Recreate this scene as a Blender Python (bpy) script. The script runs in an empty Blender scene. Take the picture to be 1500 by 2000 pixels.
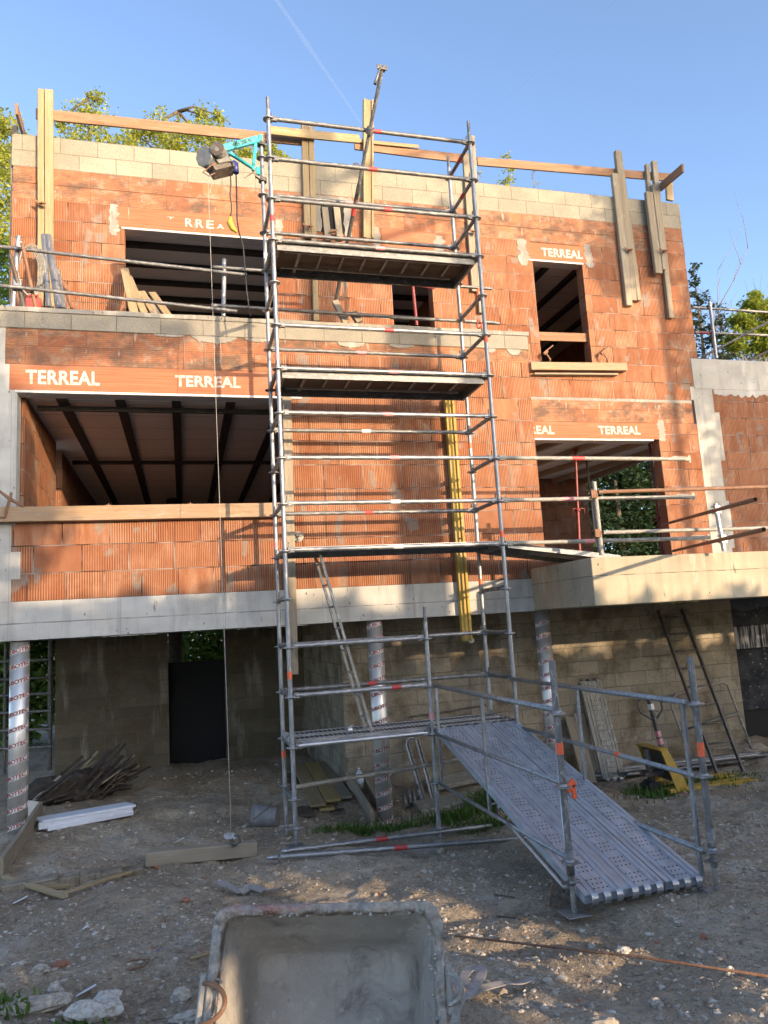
import bpy, bmesh, math, random
import numpy as np
from mathutils import Vector, Matrix, noise as mnoise
random.seed(7); R=random.Random(11)
rad=math.radians
scene=bpy.context.scene
COL=scene.collection
V=Vector
# ------------------------------------------------------------------ camera
F=1454.0; YAW,PIT,ROL=rad(15.41),rad(8.45),rad(-3.36)
CAM=V((-1.047,-7.811,2.196))
_fw=V((math.sin(YAW)*math.cos(PIT),math.cos(YAW)*math.cos(PIT),math.sin(PIT)))
_r0=V((math.cos(YAW),-math.sin(YAW),0)); _u0=_r0.cross(_fw)
_r=_r0*math.cos(ROL)+_u0*math.sin(ROL); _u=-_r0*math.sin(ROL)+_u0*math.cos(ROL)
def ray(x,y): return _fw+_r*((x-750)/F)-_u*((y-1000)/F)
def onY(x,y,Y): d=ray(x,y); return CAM+d*((Y-CAM.y)/d.y)
def onZ(x,y,Z): d=ray(x,y); return CAM+d*((Z-CAM.z)/d.z)
def onX(x,y,X): d=ray(x,y); return CAM+d*((X-CAM.x)/d.x)
cd=bpy.data.cameras.new('camera'); cam=bpy.data.objects.new('camera',cd); COL.objects.link(cam)
cd.sensor_fit='HORIZONTAL'; cd.sensor_width=36; cd.lens=F/1500*36; cd.clip_start=.05; cd.clip_end=3000
m=Matrix((_r,_u,-_fw)).transposed().to_4x4(); m.translation=CAM
cam.matrix_world=m; scene.camera=cam
# ------------------------------------------------------------------ light
SUN_AZ=28; SUN_EL=9.5
sd=V((math.sin(rad(SUN_AZ))*math.cos(rad(SUN_EL)),-math.cos(rad(SUN_AZ))*math.cos(rad(SUN_EL)),math.sin(rad(SUN_EL))))
sl=bpy.data.lights.new('sun','SUN'); so=bpy.data.objects.new('sun',sl); COL.objects.link(so)
sl.energy=2.0; sl.angle=rad(.5); sl.color=(1,.75,.49)
so.rotation_euler=sd.to_track_quat('Z','Y').to_euler()
w=bpy.data.worlds.new('World'); scene.world=w; w.use_nodes=True
wn=w.node_tree; bg=wn.nodes['Background']
sky=wn.nodes.new('ShaderNodeTexSky'); sky.sky_type='NISHITA'; sky.sun_disc=False
sky.sun_elevation=rad(SUN_EL); sky.sun_rotation=math.atan2(sd.x,sd.y)
sky.air_density=.55; sky.dust_density=1.2; sky.ozone_density=1.0; sky.altitude=100
wn.links.new(sky.outputs[0],bg.inputs[0]); bg.inputs[1].default_value=.15
vs=scene.view_settings; vs.view_transform='Standard'; vs.look='None'; vs.gamma=1; vs.exposure=2.08; vs.use_curve_mapping=False
# ------------------------------------------------------------------ objects
WM={}
def tag(o,label=None,cat=None,group=None,kind=None):
    if label: o['label']=label
    if cat: o['category']=cat
    if group: o['group']=group
    if kind: o['kind']=kind
    return o
def place(o,M,parent=None):
    WM[o]=M.copy()
    if parent is not None:
        o.parent=parent; o.matrix_parent_inverse=WM[parent].inverted()
    o.matrix_basis=M
    return o
def thing(name,loc,label,cat,group=None,kind=None):
    o=bpy.data.objects.new(name,None); COL.objects.link(o); o.empty_display_size=.2
    place(o,Matrix.Translation(V(loc))); return tag(o,label,cat,group,kind)
def copy_tree(o,M,parent=None):
    c=o.copy(); COL.objects.link(c)
    if parent is None:
        c.matrix_basis=M; WM[c]=M.copy()
    else:
        c.parent=parent
    for ch in o.children: copy_tree(ch,None,c)
    return c
class MB:
    def __init__(s): s.bm=bmesh.new()
    def box(s,x0,x1,y0,y1,z0,z1):
        vs=[s.bm.verts.new((x,y,z)) for z in (z0,z1) for y in (y0,y1) for x in (x0,x1)]
        for f in ((0,2,3,1),(4,5,7,6),(0,1,5,4),(2,6,7,3),(0,4,6,2),(1,3,7,5)): s.bm.faces.new([vs[i] for i in f])
        return s
    def obox(s,p,q,w,h,up=(0,0,1)):
        p=V(p);q=V(q);d=(q-p).normalized();up=V(up)
        if abs(d.dot(up))>.98: up=V((0,1,0))
        a=d.cross(up).normalized();b=a.cross(d)
        vs=[s.bm.verts.new(c+a*(w/2*i)+b*(h/2*j)) for c in (p,q) for j in (-1,1) for i in (-1,1)]
        for f in ((0,1,3,2),(4,6,7,5),(0,4,5,1),(2,3,7,6),(0,2,6,4),(1,5,7,3)): s.bm.faces.new([vs[i] for i in f])
        return s
    def cyl(s,p,q,r,n=12,r2=None,cap=True):
        p=V(p);q=V(q);d=(q-p)
        if d.length<1e-6: return s
        d.normalize(); a=d.orthogonal().normalized(); b=d.cross(a); r2=r if r2 is None else r2
        A=[];B=[]
        for i in range(n):
            t=2*math.pi*i/n; v=a*math.cos(t)+b*math.sin(t)
            A.append(s.bm.verts.new(p+v*r)); B.append(s.bm.verts.new(q+v*r2))
        for i in range(n):
            f=s.bm.faces.new((A[i],A[(i+1)%n],B[(i+1)%n],B[i])); f.smooth=True
        if cap:
            s.bm.faces.new(A[::-1]); s.bm.faces.new(B)
        return s
    def path(s,pts,r,n=8,closed=False):
        pts=[V(p) for p in pts]; N=len(pts); rings=[]
        rr=r if hasattr(r,'__len__') else [r]*N
        a=None
        for i,p in enumerate(pts):
            if closed: t=pts[(i+1)%N]-pts[i-1]
            else: t=pts[min(i+1,N-1)]-pts[max(i-1,0)]
            t.normalize()
            if a is None: a=t.orthogonal().normalized()
            else:
                a=a-t*a.dot(t)
                a=a.normalized() if a.length>1e-6 else t.orthogonal().normalized()
            b=t.cross(a)
            rings.append([s.bm.verts.new(p+(a*math.cos(2*math.pi*k/n)+b*math.sin(2*math.pi*k/n))*rr[i]) for k in range(n)])
        for i in range(N if closed else N-1):
            A=rings[i];B=rings[(i+1)%N]
            for k in range(n):
                f=s.bm.faces.new((A[k],A[(k+1)%n],B[(k+1)%n],B[k])); f.smooth=True
        if not closed:
            s.bm.faces.new(rings[0][::-1]); s.bm.faces.new(rings[-1])
        return s
    def disc(s,c,ax,r,t,n=16,hole=0):
        c=V(c);ax=V(ax).normalized()
        if not hole: return s.cyl(c-ax*t/2,c+ax*t/2,r,n)
        a=ax.orthogonal().normalized();b=ax.cross(a); L=[]
        for rr,h in ((hole,-t/2),(r,-t/2),(r,t/2),(hole,t/2)):
            L.append([s.bm.verts.new(c+ax*h+(a*math.cos(2*math.pi*i/n)+b*math.sin(2*math.pi*i/n))*rr) for i in range(n)])
        for j in range(4):
            for i in range(n): s.bm.faces.new((L[j][i],L[j][(i+1)%n],L[(j+1)%4][(i+1)%n],L[(j+1)%4][i]))
        return s
    def poly(s,pts,off):
        off=V(off); A=[s.bm.verts.new(V(p)) for p in pts]; B=[s.bm.verts.new(V(p)+off) for p in pts]
        n=len(pts)
        s.bm.faces.new(A[::-1]); s.bm.faces.new(B)
        for i in range(n): s.bm.faces.new((A[i],A[(i+1)%n],B[(i+1)%n],B[i]))
        return s
    def blob(s,c,r,sub=2,amp=.25,sc=(1,1,1),seed=0):
        q=bmesh.ops.create_icosphere(s.bm,subdivisions=sub,radius=1)
        for v in q['verts']:
            d=v.co.copy(); k=1+amp*mnoise.noise(d*1.3+V((seed*3.1,seed*1.7,seed)))+amp*.5*mnoise.noise(d*3+V((seed,0,seed)))
            v.co=V((d.x*k*r*sc[0],d.y*k*r*sc[1],d.z*k*r*sc[2]))+V(c)
        return s
    def build(s,name,mat,parent=None,loc=None,bevel=0,jit=0,recalc=True):
        bm=s.bm
        if bevel: bmesh.ops.bevel(bm,geom=list(bm.edges),offset=bevel,segments=1,affect='EDGES',profile=.5)
        if recalc: bmesh.ops.recalc_face_normals(bm,faces=bm.faces)
        if loc is None:
            if parent is not None: loc=WM[parent].translation
            else:
                xs=[v.co for v in bm.verts]; loc=V((sum(v.x for v in xs)/len(xs),sum(v.y for v in xs)/len(xs),min(v.z for v in xs)))
        loc=V(loc)
        me=bpy.data.meshes.new(name); 
        for v in bm.verts: v.co-=loc
        bm.to_mesh(me); bm.free(); me.materials.append(mat)
        o=bpy.data.objects.new(name,me); COL.objects.link(o)
        place(o,Matrix.Translation(loc),parent); return o
def frame(p,q,up=(0,0,1)):
    p=V(p);q=V(q);d=(q-p).normalized();up=V(up)
    if abs(d.dot(up))>.98: up=V((0,-1,0))
    a=up.cross(d).normalized(); b=d.cross(a)
    M=Matrix((d,a,b)).transposed().to_4x4(); M.translation=p
    return M,(q-p).length
def bar(name,p,q,w,h,mat,parent=None,up=(0,0,1),bevel=.004,warp=0,notch=False):
    """timber / flat bar with its length on the local x axis"""
    M,L=frame(p,q,up); bm=bmesh.new(); n=max(2,int(L/.25)) if warp else 1
    rows=[]
    sx=R.random()*9
    for i in range(n+1):
        x=L*i/n; dy=warp*mnoise.noise(V((x*.7+sx,0,0))); dz=warp*mnoise.noise(V((x*.7+sx,5,0)))
        rows.append([bm.verts.new((x,a*w/2+dy,b*h/2+dz)) for a,b in ((-1,-1),(1,-1),(1,1),(-1,1))])
    for i in range(n):
        for k in range(4): bm.faces.new((rows[i][k],rows[i+1][k],rows[i+1][(k+1)%4],rows[i][(k+1)%4]))
    bm.faces.new(rows[0]); bm.faces.new(rows[-1][::-1])
    bmesh.ops.recalc_face_normals(bm,faces=bm.faces)
    if bevel:
        es=[e for e in bm.edges if e.calc_face_angle(0)>.8]
        bmesh.ops.bevel(bm,geom=es,offset=bevel,segments=1,affect='EDGES',profile=.5)
    me=bpy.data.meshes.new(name); bm.to_mesh(me); bm.free(); me.materials.append(mat)
    o=bpy.data.objects.new(name,me); COL.objects.link(o); place(o,M,parent); return o
TUBE_CACHE={}
def tube(name,p,q,r,mat,parent=None,n=14,hollow=True):
    M,L=frame(p,q); key=(round(L,3),r,mat.name,hollow)
    if key not in TUBE_CACHE:
        b=MB(); b.cyl((0,0,0),(L,0,0),r,n,cap=not hollow)
        if hollow:
            bm=b.bm
            for x in (0,L):
                A=[];B=[];C=[]
                s=1 if x==0 else -1
                for i in range(n):
                    t=2*math.pi*i/n;c,sn=math.cos(t),math.sin(t)
                    A.append(bm.verts.new((x,c*r,sn*r)));B.append(bm.verts.new((x,c*r*.86,sn*r*.86)));C.append(bm.verts.new((x+s*.12,c*r*.86,sn*r*.86)))
                for i in range(n):
                    j=(i+1)%n; bm.faces.new((A[i],A[j],B[j],B[i])); f=bm.faces.new((B[i],B[j],C[j],C[i])); f.smooth=True
                bm.faces.new(C)
            bmesh.ops.remove_doubles(bm,verts=bm.verts,dist=1e-5); bmesh.ops.recalc_face_normals(bm,faces=bm.faces)
        me=bpy.data.meshes.new(name); b.bm.to_mesh(me); b.bm.free(); me.materials.append(mat); TUBE_CACHE[key]=me
    o=bpy.data.objects.new(name,TUBE_CACHE[key]); COL.objects.link(o); place(o,M,parent); return o
def text_bm(txt,size,ext=.001,off=0.0,space=1.0):
    c=bpy.data.curves.new('t','FONT'); c.body=txt; c.size=size; c.extrude=ext; c.offset=off; c.space_character=space
    c.align_x='CENTER'; c.align_y='CENTER'
    o=bpy.data.objects.new('t',c); COL.objects.link(o)
    dg=bpy.context.evaluated_depsgraph_get(); me=bpy.data.meshes.new_from_object(o.evaluated_get(dg))
    bm=bmesh.new(); bm.from_mesh(me); bpy.data.objects.remove(o); bpy.data.meshes.remove(me); bpy.data.curves.remove(c)
    return bm
def wall_text(txt,X,Y,Z,width,height,mat,parent,off=.0):
    bm=text_bm(txt,.2,.0012,off,1.05)
    xs=[v.co.x for v in bm.verts]; ys=[v.co.y for v in bm.verts]
    sx=width/(max(xs)-min(xs)); sy=height/(max(ys)-min(ys)); cx=(max(xs)+min(xs))/2; cy=(max(ys)+min(ys))/2
    b=MB(); b.bm.free(); b.bm=bm
    for v in bm.verts: v.co=V((X+(v.co.x-cx)*sx,Y-v.co.z,Z+(v.co.y-cy)*sy))
    return b.build('lettering',mat,parent)
# ------------------------------------------------------------------ materials
class G:
    def __init__(s,name):
        s.m=bpy.data.materials.new(name); s.m.use_nodes=True; s.t=s.m.node_tree; s.t.nodes.clear()
        s.out=s.t.nodes.new('ShaderNodeOutputMaterial'); s.p=s.n('ShaderNodeBsdfPrincipled'); s.t.links.new(s.p.outputs[0],s.out.inputs[0])
    def n(s,ty,ins={},**at):
        nd=s.t.nodes.new(ty)
        for k,v in at.items(): setattr(nd,k,v)
        for k,v in ins.items(): s.set(nd,k,v)
        return nd
    def set(s,nd,k,v):
        i=nd.inputs[k]
        if hasattr(v,'is_linked') or isinstance(v,bpy.types.NodeSocket): s.t.links.new(v,i)
        else:
            if isinstance(v,(tuple,list)) and i.type=='RGBA' and len(v)==3: v=(*v,1)
            i.default_value=v
    def math(s,op,a,b=0.0,c=0.0,clamp=False):
        nd=s.n('ShaderNodeMath',operation=op,use_clamp=clamp)
        for i,x in enumerate((a,b,c)): s.set(nd,i,x)
        return nd.outputs[0]
    def noise(s,vec,scale,detail=4,rough=.55,dist=0):
        return s.n('ShaderNodeTexNoise',{'Vector':vec,'Scale':scale,'Detail':detail,'Roughness':rough,'Distortion':dist}).outputs['Fac']
    def ramp(s,fac,st,interp='LINEAR'):
        nd=s.n('ShaderNodeValToRGB',{'Fac':fac}); cr=nd.color_ramp; cr.interpolation=interp
        while len(cr.elements)<len(st): cr.elements.new(.5)
        for e,(p,c) in zip(cr.elements,st):
            e.position=p; e.color=(c,c,c,1) if not hasattr(c,'__len__') else (*c,1)
        return nd.outputs[0]
    def mix(s,fac,a,b,mode='MIX'):
        nd=s.n('ShaderNodeMix',data_type='RGBA',blend_type=mode)
        s.set(nd,0,fac); s.set(nd,6,a); s.set(nd,7,b); return nd.outputs[2]
    def sep(s,v):
        nd=s.n('ShaderNodeSeparateXYZ',{0:v}); return nd.outputs
    def comb(s,x,y,z=0.0): return s.n('ShaderNodeCombineXYZ',{0:x,1:y,2:z}).outputs[0]
    def vmul(s,v,k): return s.n('ShaderNodeVectorMath',{0:v,1:k},operation='MULTIPLY').outputs[0]
    def vadd(s,v,k): return s.n('ShaderNodeVectorMath',{0:v,1:k},operation='ADD').outputs[0]
    def pos(s): return s.n('ShaderNodeNewGeometry').outputs['Position']
    def nor(s): return s.n('ShaderNodeNewGeometry').outputs['True Normal']
    def obj(s): return s.n('ShaderNodeTexCoord').outputs['Object']
    def rnd(s): return s.n('ShaderNodeObjectInfo').outputs['Random']
    def uv(s):
        """wall coordinates in metres: along the wall, up the wall"""
        P=s.sep(s.pos()); N=s.sep(s.nor())
        k=s.math('GREATER_THAN',s.math('ABSOLUTE',N[0]),.5)
        u=s.math('ADD',s.math('MULTIPLY',P[1],k),s.math('MULTIPLY',P[0],s.math('SUBTRACT',1,k)))
        kz=s.math('GREATER_THAN',s.math('ABSOLUTE',N[2]),.5)
        v=s.math('ADD',s.math('MULTIPLY',P[1],kz),s.math('MULTIPLY',P[2],s.math('SUBTRACT',1,kz)))
        return u,v
    def bump(s,h,strength=.5,dist=.01,nrm=None):
        nd=s.n('ShaderNodeBump',{'Height':h,'Strength':strength,'Distance':dist})
        if nrm is not None: s.set(nd,'Normal',nrm)
        return nd.outputs[0]
    def done(s,col,rough=.8,nrm=None,metal=0.0,spec=None):
        s.set(s.p,'Base Color',col); s.set(s.p,'Roughness',rough); s.set(s.p,'Metallic',metal)
        if nrm is not None: s.set(s.p,'Normal',nrm)
        if spec is not None: s.set(s.p,'Specular IOR Level',spec)
        return s.m
def brickmat(name,row,v0,u0=0.0,dark=1.0):
    g=G(name); u,v=g.uv(); P=g.pos()
    jw=g.noise(g.comb(u,v),14,3,.6); jv=g.noise(g.comb(u,v,5.0),9,3,.6)
    vec=g.comb(g.math('ADD',g.math('ADD',u,u0),g.math('MULTIPLY',g.math('SUBTRACT',jv,.5),.006)),g.math('SUBTRACT',g.math('ADD',v,g.math('MULTIPLY',g.math('SUBTRACT',jw,.5),.010)),v0))
    b=g.n('ShaderNodeTexBrick',{'Vector':vec,'Color1':(0,0,0),'Color2':(1,1,1),'Mortar':(.5,.5,.5),'Scale':1.0,'Mortar Size':.0062,'Mortar Smooth':.15,'Bias':0.0,'Brick Width':.5,'Row Height':row},offset=.41,offset_frequency=2,squash=.8,squash_frequency=3)
    rnd=b.outputs[0]; mor=b.outputs[1]
    big=g.noise(P,.9,3)
    base=g.ramp(rnd,[(0,(.19,.07,.034)),(.18,(.31,.138,.07)),(.36,(.25,.098,.048)),(.52,(.36,.185,.105)),(.68,(.205,.078,.039)),(.84,(.325,.15,.08)),(1,(.27,.11,.056))])
    # ribs pressed into the face
    per=g.math('ADD',.0265,g.math('MULTIPLY',g.math('GREATER_THAN',rnd,.7),-.006))
    wob=g.math('MULTIPLY',g.noise(g.comb(g.math('MULTIPLY',u,3.0),g.math('MULTIPLY',v,9.0)),1,2),.0022)
    s=g.math('SINE',g.math('MULTIPLY',g.math('DIVIDE',g.math('ADD',u,wob),per),6.2832))
    smooth=g.math('MULTIPLY',g.math('GREATER_THAN',rnd,.07),g.math('LESS_THAN',rnd,.965))
    sharp=g.ramp(g.math('ADD',g.math('MULTIPLY',s,.5),.5),[(0,0.0),(.42,.05),(.70,1.0),(1,1.0)])
    depth=g.math('MULTIPLY',smooth,g.ramp(g.noise(g.comb(g.math('MULTIPLY',u,1.5),g.math('MULTIPLY',v,2.5)),1.6,3),[(.3,.6),(.6,1.0)]))
    rib=g.math('SUBTRACT',1,g.math('MULTIPLY',g.math('SUBTRACT',1,sharp),depth))
    col=g.mix(g.math('MULTIPLY',g.math('SUBTRACT',1,rib),.95),base,(.13,.04,.018))
    # pale rubbed rib tops, lime bloom, mortar smears, soot
    pale=g.math('MULTIPLY',g.ramp(g.noise(g.comb(g.math('MULTIPLY',u,9.0),g.math('MULTIPLY',v,1.6)),1,5,.65),[(.40,0.0),(.68,.85)]),g.ramp(g.math('FRACT',g.math('MULTIPLY',rnd,7.3)),[(.1,.25),(.7,1.0)]))
    col=g.mix(g.math('MULTIPLY',pale,rib),col,(.42,.255,.16))
    bloom=g.ramp(big,[(.5,0.0),(.75,.2)]); col=g.mix(bloom,col,(.40,.26,.175))
    st=g.noise(g.comb(g.math('MULTIPLY',u,5.5),g.math('MULTIPLY',v,1.7),P),1,3,.5)
    rn2=g.noise(g.comb(g.math('MULTIPLY',u,2.1),g.math('MULTIPLY',v,3.3)),1.3,1)
    sm=g.math('MULTIPLY',g.ramp(st,[(.585,0.0),(.62,1.0)]),g.ramp(rn2,[(.50,0.0),(.56,.85)]))
    col=g.mix(sm,col,g.mix(g.noise(P,40,2),(.15,.125,.105),(.27,.225,.185)))
    fine=g.noise(P,60,4,.7); col=g.mix(.35,col,g.mix(fine,(.2,.07,.03),(.75,.42,.26)),'MIX') if False else g.mix(g.ramp(fine,[(.35,.25),(.6,0.0)]),col,(.25,.09,.04))
    wash=g.noise(g.comb(g.math('MULTIPLY',u,3.5),g.math('MULTIPLY',v,.8),7.0),1,6,.7); col=g.mix(g.ramp(wash,[(.58,0.0),(.70,.4)]),col,(.34,.28,.22))
    dk=g.noise(g.comb(g.math('MULTIPLY',u,4.0),g.math('MULTIPLY',v,4.0),2.0),1,6,.75); col=g.mix(g.ramp(dk,[(.56,0.0),(.72,.45)]),col,(.12,.055,.03))
    gro=g.math('MULTIPLY',mor,g.ramp(g.noise(g.comb(u,v,9.0),3.1,2),[(.4,.0),(.62,1.0)])); 
    col=g.mix(g.math('MULTIPLY',mor,.95),col,(.05,.022,.014)); col=g.mix(g.math('MULTIPLY',gro,.75),col,(.34,.30,.26))
    h=g.math('ADD',g.math('MULTIPLY',rib,.005),g.math('MULTIPLY',g.math('SUBTRACT',1,mor),.008)); h=g.math('ADD',h,g.math('MULTIPLY',fine,.0012)); h=g.math('ADD',h,g.math('MULTIPLY',sm,.004))
    return g.done(col,.9,g.bump(h,.8,1.0),spec=.2)
def brickh(name,row,v0):
    g=G(name); u,v=g.uv(); P=g.pos()
    b=g.n('ShaderNodeTexBrick',{'Vector':g.comb(u,g.math('SUBTRACT',v,v0)),'Color1':(0,0,0),'Color2':(1,1,1),'Mortar':(.5,.5,.5),'Scale':1.0,'Mortar Size':.004,'Mortar Smooth':.15,'Bias':0.0,'Brick Width':.52,'Row Height':row},offset=.27)
    rnd=b.outputs[0]; mor=b.outputs[1]
    base=g.ramp(rnd,[(0,(.26,.10,.052)),(.35,(.33,.145,.075)),(.7,(.355,.17,.092)),(1,(.28,.11,.057))])
    wob=g.math('MULTIPLY',g.noise(g.comb(g.math('MULTIPLY',u,4.0),g.math('MULTIPLY',v,6.0)),1,2),.01)
    s=g.math('ADD',g.math('MULTIPLY',g.math('SINE',g.math('MULTIPLY',g.math('ADD',v,wob),6.2832/.024)),.5),.5)
    line=g.ramp(s,[(.0,1.0),(.3,.0)])
    col=g.mix(g.math('MULTIPLY',line,g.ramp(rnd,[(.2,.25),(.6,.75)])),base,(.16,.06,.035))
    cl=g.noise(g.comb(g.math('MULTIPLY',u,4.5),g.math('MULTIPLY',v,6.0)),1,6,.75)
    col=g.mix(g.ramp(cl,[(.50,0.0),(.64,.6)]),col,(.30,.25,.195))
    so=g.noise(g.comb(g.math('MULTIPLY',u,2.6),g.math('MULTIPLY',v,4.0),3.3),1,6,.75)
    col=g.mix(g.ramp(so,[(.46,0.0),(.62,.8)]),col,(.09,.07,.055))
    top=g.noise(g.comb(g.math('MULTIPLY',u,14.0),g.math('MULTIPLY',v,3.0)),1,3,.6)
    col=g.mix(g.ramp(top,[(.64,0.0),(.68,.6)]),col,(.36,.33,.29))
    col=g.mix(g.math('MULTIPLY',mor,.8),col,(.15,.07,.045))
    fine=g.noise(P,55,4,.7)
    h=g.math('ADD',g.math('MULTIPLY',line,-.003),g.math('MULTIPLY',fine,.0025)); h=g.math('SUBTRACT',h,g.math('MULTIPLY',mor,.004))
    return g.done(col,.92,g.bump(h,.8,1.0),spec=.2)
def blockmat(name,row,width,v0,c0,c1,stain=0.0,off=.5,u0=0.0):
    g=G(name); u,v=g.uv(); P=g.pos()
    b=g.n('ShaderNodeTexBrick',{'Vector':g.comb(g.math('ADD',u,u0),g.math('SUBTRACT',v,v0)),'Color1':(0,0,0),'Color2':(1,1,1),'Mortar':(.5,.5,.5),'Scale':1.0,'Mortar Size':.0065,'Mortar Smooth':.3,'Bias':0.0,'Brick Width':width,'Row Height':row},offset=off)
    rnd=b.outputs[0]; mor=b.outputs[1]
    col=g.mix(rnd,c0,c1); f=g.noise(P,70,3,.7)
    col=g.mix(g.ramp(f,[(.3,.45),(.55,0.0)]),col,tuple(x*.42 for x in c0)); col=g.mix(g.ramp(f,[(.58,0.0),(.75,.4)]),col,tuple(min(1,x*1.5) for x in c1))
    big=g.noise(P,1.6,5,.65); col=g.mix(g.ramp(big,[(.35,.4),(.6,0.0)]),col,tuple(x*.55 for x in c0))
    if stain:
        n2=g.noise(P,2.7,5,.7); col=g.mix(g.ramp(n2,[(.46,0.0),(.68,stain)]),col,(.09,.065,.035))
        n3=g.noise(g.vmul(P,(5,5,.9)),1,4,.6); col=g.mix(g.ramp(n3,[(.56,0.0),(.7,.35)]),col,(.42,.38,.30))
    # scraped mortar of the joints is wider in places
    jw=g.noise(P,9,3,.6); col=g.mix(g.math('MULTIPLY',mor,g.ramp(jw,[(.3,.35),(.6,.95)])),col,(.13,.115,.09))
    h=g.math('ADD',g.math('MULTIPLY',f,.004),g.math('MULTIPLY',mor,-.006)); h=g.math('ADD',h,g.math('MULTIPLY',big,.006))
    return g.done(col,.95,g.bump(h,.8,1.0),spec=.15)
def concmat(name,c0,c1,lines=0.0):
    g=G(name); u,v=g.uv(); P=g.pos()
    big=g.noise(g.vmul(P,(1,1,2.2)),1.1,6,.62); f=g.noise(P,30,4,.7)
    col=g.mix(g.ramp(big,[(.3,0.0),(.7,1.0)]),c0,c1)
    drip=g.noise(g.vmul(P,(7,7,.7)),1,5,.65); col=g.mix(g.ramp(drip,[(.5,0.0),(.75,.5)]),col,tuple(x*.55 for x in c0))
    wh=g.noise(g.vmul(P,(3,3,.8)),1.2,5,.7); col=g.mix(g.ramp(wh,[(.55,0.0),(.72,.5)]),col,(.62,.60,.55))
    vo=g.n('ShaderNodeTexVoronoi',{'Vector':g.vmul(P,(1,1,.6)),'Scale':16.0},feature='F1').outputs[0]
    gate=g.ramp(g.noise(P,5,2),[(.56,0.0),(.64,1.0)])
    hole=g.math('MULTIPLY',g.ramp(vo,[(.10,1.0),(.2,0.0)]),gate)
    crack=g.math('MULTIPLY',g.ramp(g.noise(g.vmul(P,(10,10,2.5)),1,4,.7),[(.67,0.0),(.69,1.0)]),.7)
    col=g.mix(g.math('MULTIPLY',hole,.8),col,(.06,.055,.05)); col=g.mix(crack,col,(.13,.12,.105))
    h=g.math('ADD',g.math('MULTIPLY',f,.003),g.math('MULTIPLY',hole,-.006)); h=g.math('SUBTRACT',h,g.math('MULTIPLY',crack,.005))
    if lines:
        wv=g.math('ADD',v,g.math('MULTIPLY',g.noise(g.comb(u,0.0),6,3),.012))
        l=g.ramp(g.math('ABSOLUTE',g.math('SUBTRACT',wv,lines)),[(.0,1.0),(.006,0.0)]); l=g.math('MULTIPLY',l,g.ramp(g.noise(P,7,3),[(.4,.3),(.55,.9)]))
        col=g.mix(l,col,(.09,.08,.07)); h=g.math('SUBTRACT',h,g.math('MULTIPLY',l,.008))
        vv=g.ramp(g.math('ABSOLUTE',g.math('SUBTRACT',g.math('FRACT',g.math('MULTIPLY',u,.87)),.5)),[(.0,.6),(.004,0.0)]); col=g.mix(vv,col,(.14,.13,.115))
    return g.done(col,.85,g.bump(h,.8,1.0),spec=.25)
def woodmat(name,c0,c1,grey=0.0,rough=.75,splash=.3):
    g=G(name); O=g.obj(); r=g.rnd()
    Q=g.vadd(O,g.comb(g.math('MULTIPLY',r,17.0),g.math('MULTIPLY',r,7.0),r))
    gr=g.noise(g.vmul(Q,(1.3,34,34)),1,4,.6,.3); kn=g.noise(g.vmul(Q,(2.2,9,9)),1,3,.5,1.2)
    col=g.mix(g.ramp(gr,[(.3,0.0),(.68,1.0)]),c0,c1); col=g.mix(g.ramp(kn,[(.62,0.0),(.74,.55)]),col,tuple(x*.4 for x in c0))
    if grey: col=g.mix(g.ramp(g.noise(g.vmul(Q,(1.1,6,6)),1,5,.65),[(.35,0.0),(.7,grey)]),col,(.28,.25,.21))
    if splash: col=g.mix(g.ramp(g.noise(g.vmul(Q,(3,12,12)),1.2,5,.75),[(.56,0.0),(.68,splash)]),col,(.50,.47,.42))
    col=g.mix(g.math('MULTIPLY',r,.3),col,tuple(x*.6 for x in c0))
    return g.done(col,rough,g.bump(g.math('ADD',g.math('MULTIPLY',gr,.002),g.math('MULTIPLY',kn,.001)),.7,1.0),spec=.25)
def steelmat(name,c0,c1,rough=.5,metal=.75,splash=.5,rust=0.0):
    g=G(name); O=g.obj(); r=g.rnd(); Q=g.vadd(O,g.comb(g.math('MULTIPLY',r,31.0),r,g.math('MULTIPLY',r,5.0)))
    n=g.noise(g.vmul(Q,(5,18,18)),1,5,.7); sp=g.noise(g.vmul(Q,(9,26,26)),1.4,5,.75); bg_=g.noise(g.vmul(Q,(1.2,3,3)),1,3,.6)
    col=g.mix(g.ramp(n,[(.3,0.0),(.7,1.0)]),c0,c1)
    s=g.math('MULTIPLY',g.ramp(sp,[(.52,0.0),(.6,splash)]),g.ramp(bg_,[(.35,.4),(.6,1.0)])); col=g.mix(s,col,(.52,.50,.46))
    if rust: 
        ru=g.ramp(g.noise(Q,7,5,.7),[(.5,0.0),(.62,rust)]); col=g.mix(ru,col,(.17,.07,.03))
    met=g.math('MULTIPLY',metal,g.math('SUBTRACT',1,s))
    return g.done(col,g.math('ADD',rough,g.math('MULTIPLY',g.math('SUBTRACT',n,.5),.35)),g.bump(g.math('ADD',g.math('MULTIPLY',sp,.002),g.math('MULTIPLY',s,.002)),.6,1.0),met)
def plain(name,col,rough=.6,var=.35,scale=9,metal=0.0,dirt=.4,dcol=(.3,.27,.22)):
    g=G(name); O=g.obj(); n=g.noise(O,scale,5,.65); c=g.mix(g.ramp(n,[(.3,0.0),(.7,1.0)]),tuple(x*(1-var) for x in col),col)
    if dirt: c=g.mix(g.ramp(g.noise(O,scale*1.7,6,.75),[(.52,0.0),(.66,dirt)]),c,dcol)
    return g.done(c,rough,g.bump(n,.3,.004),metal)
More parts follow.
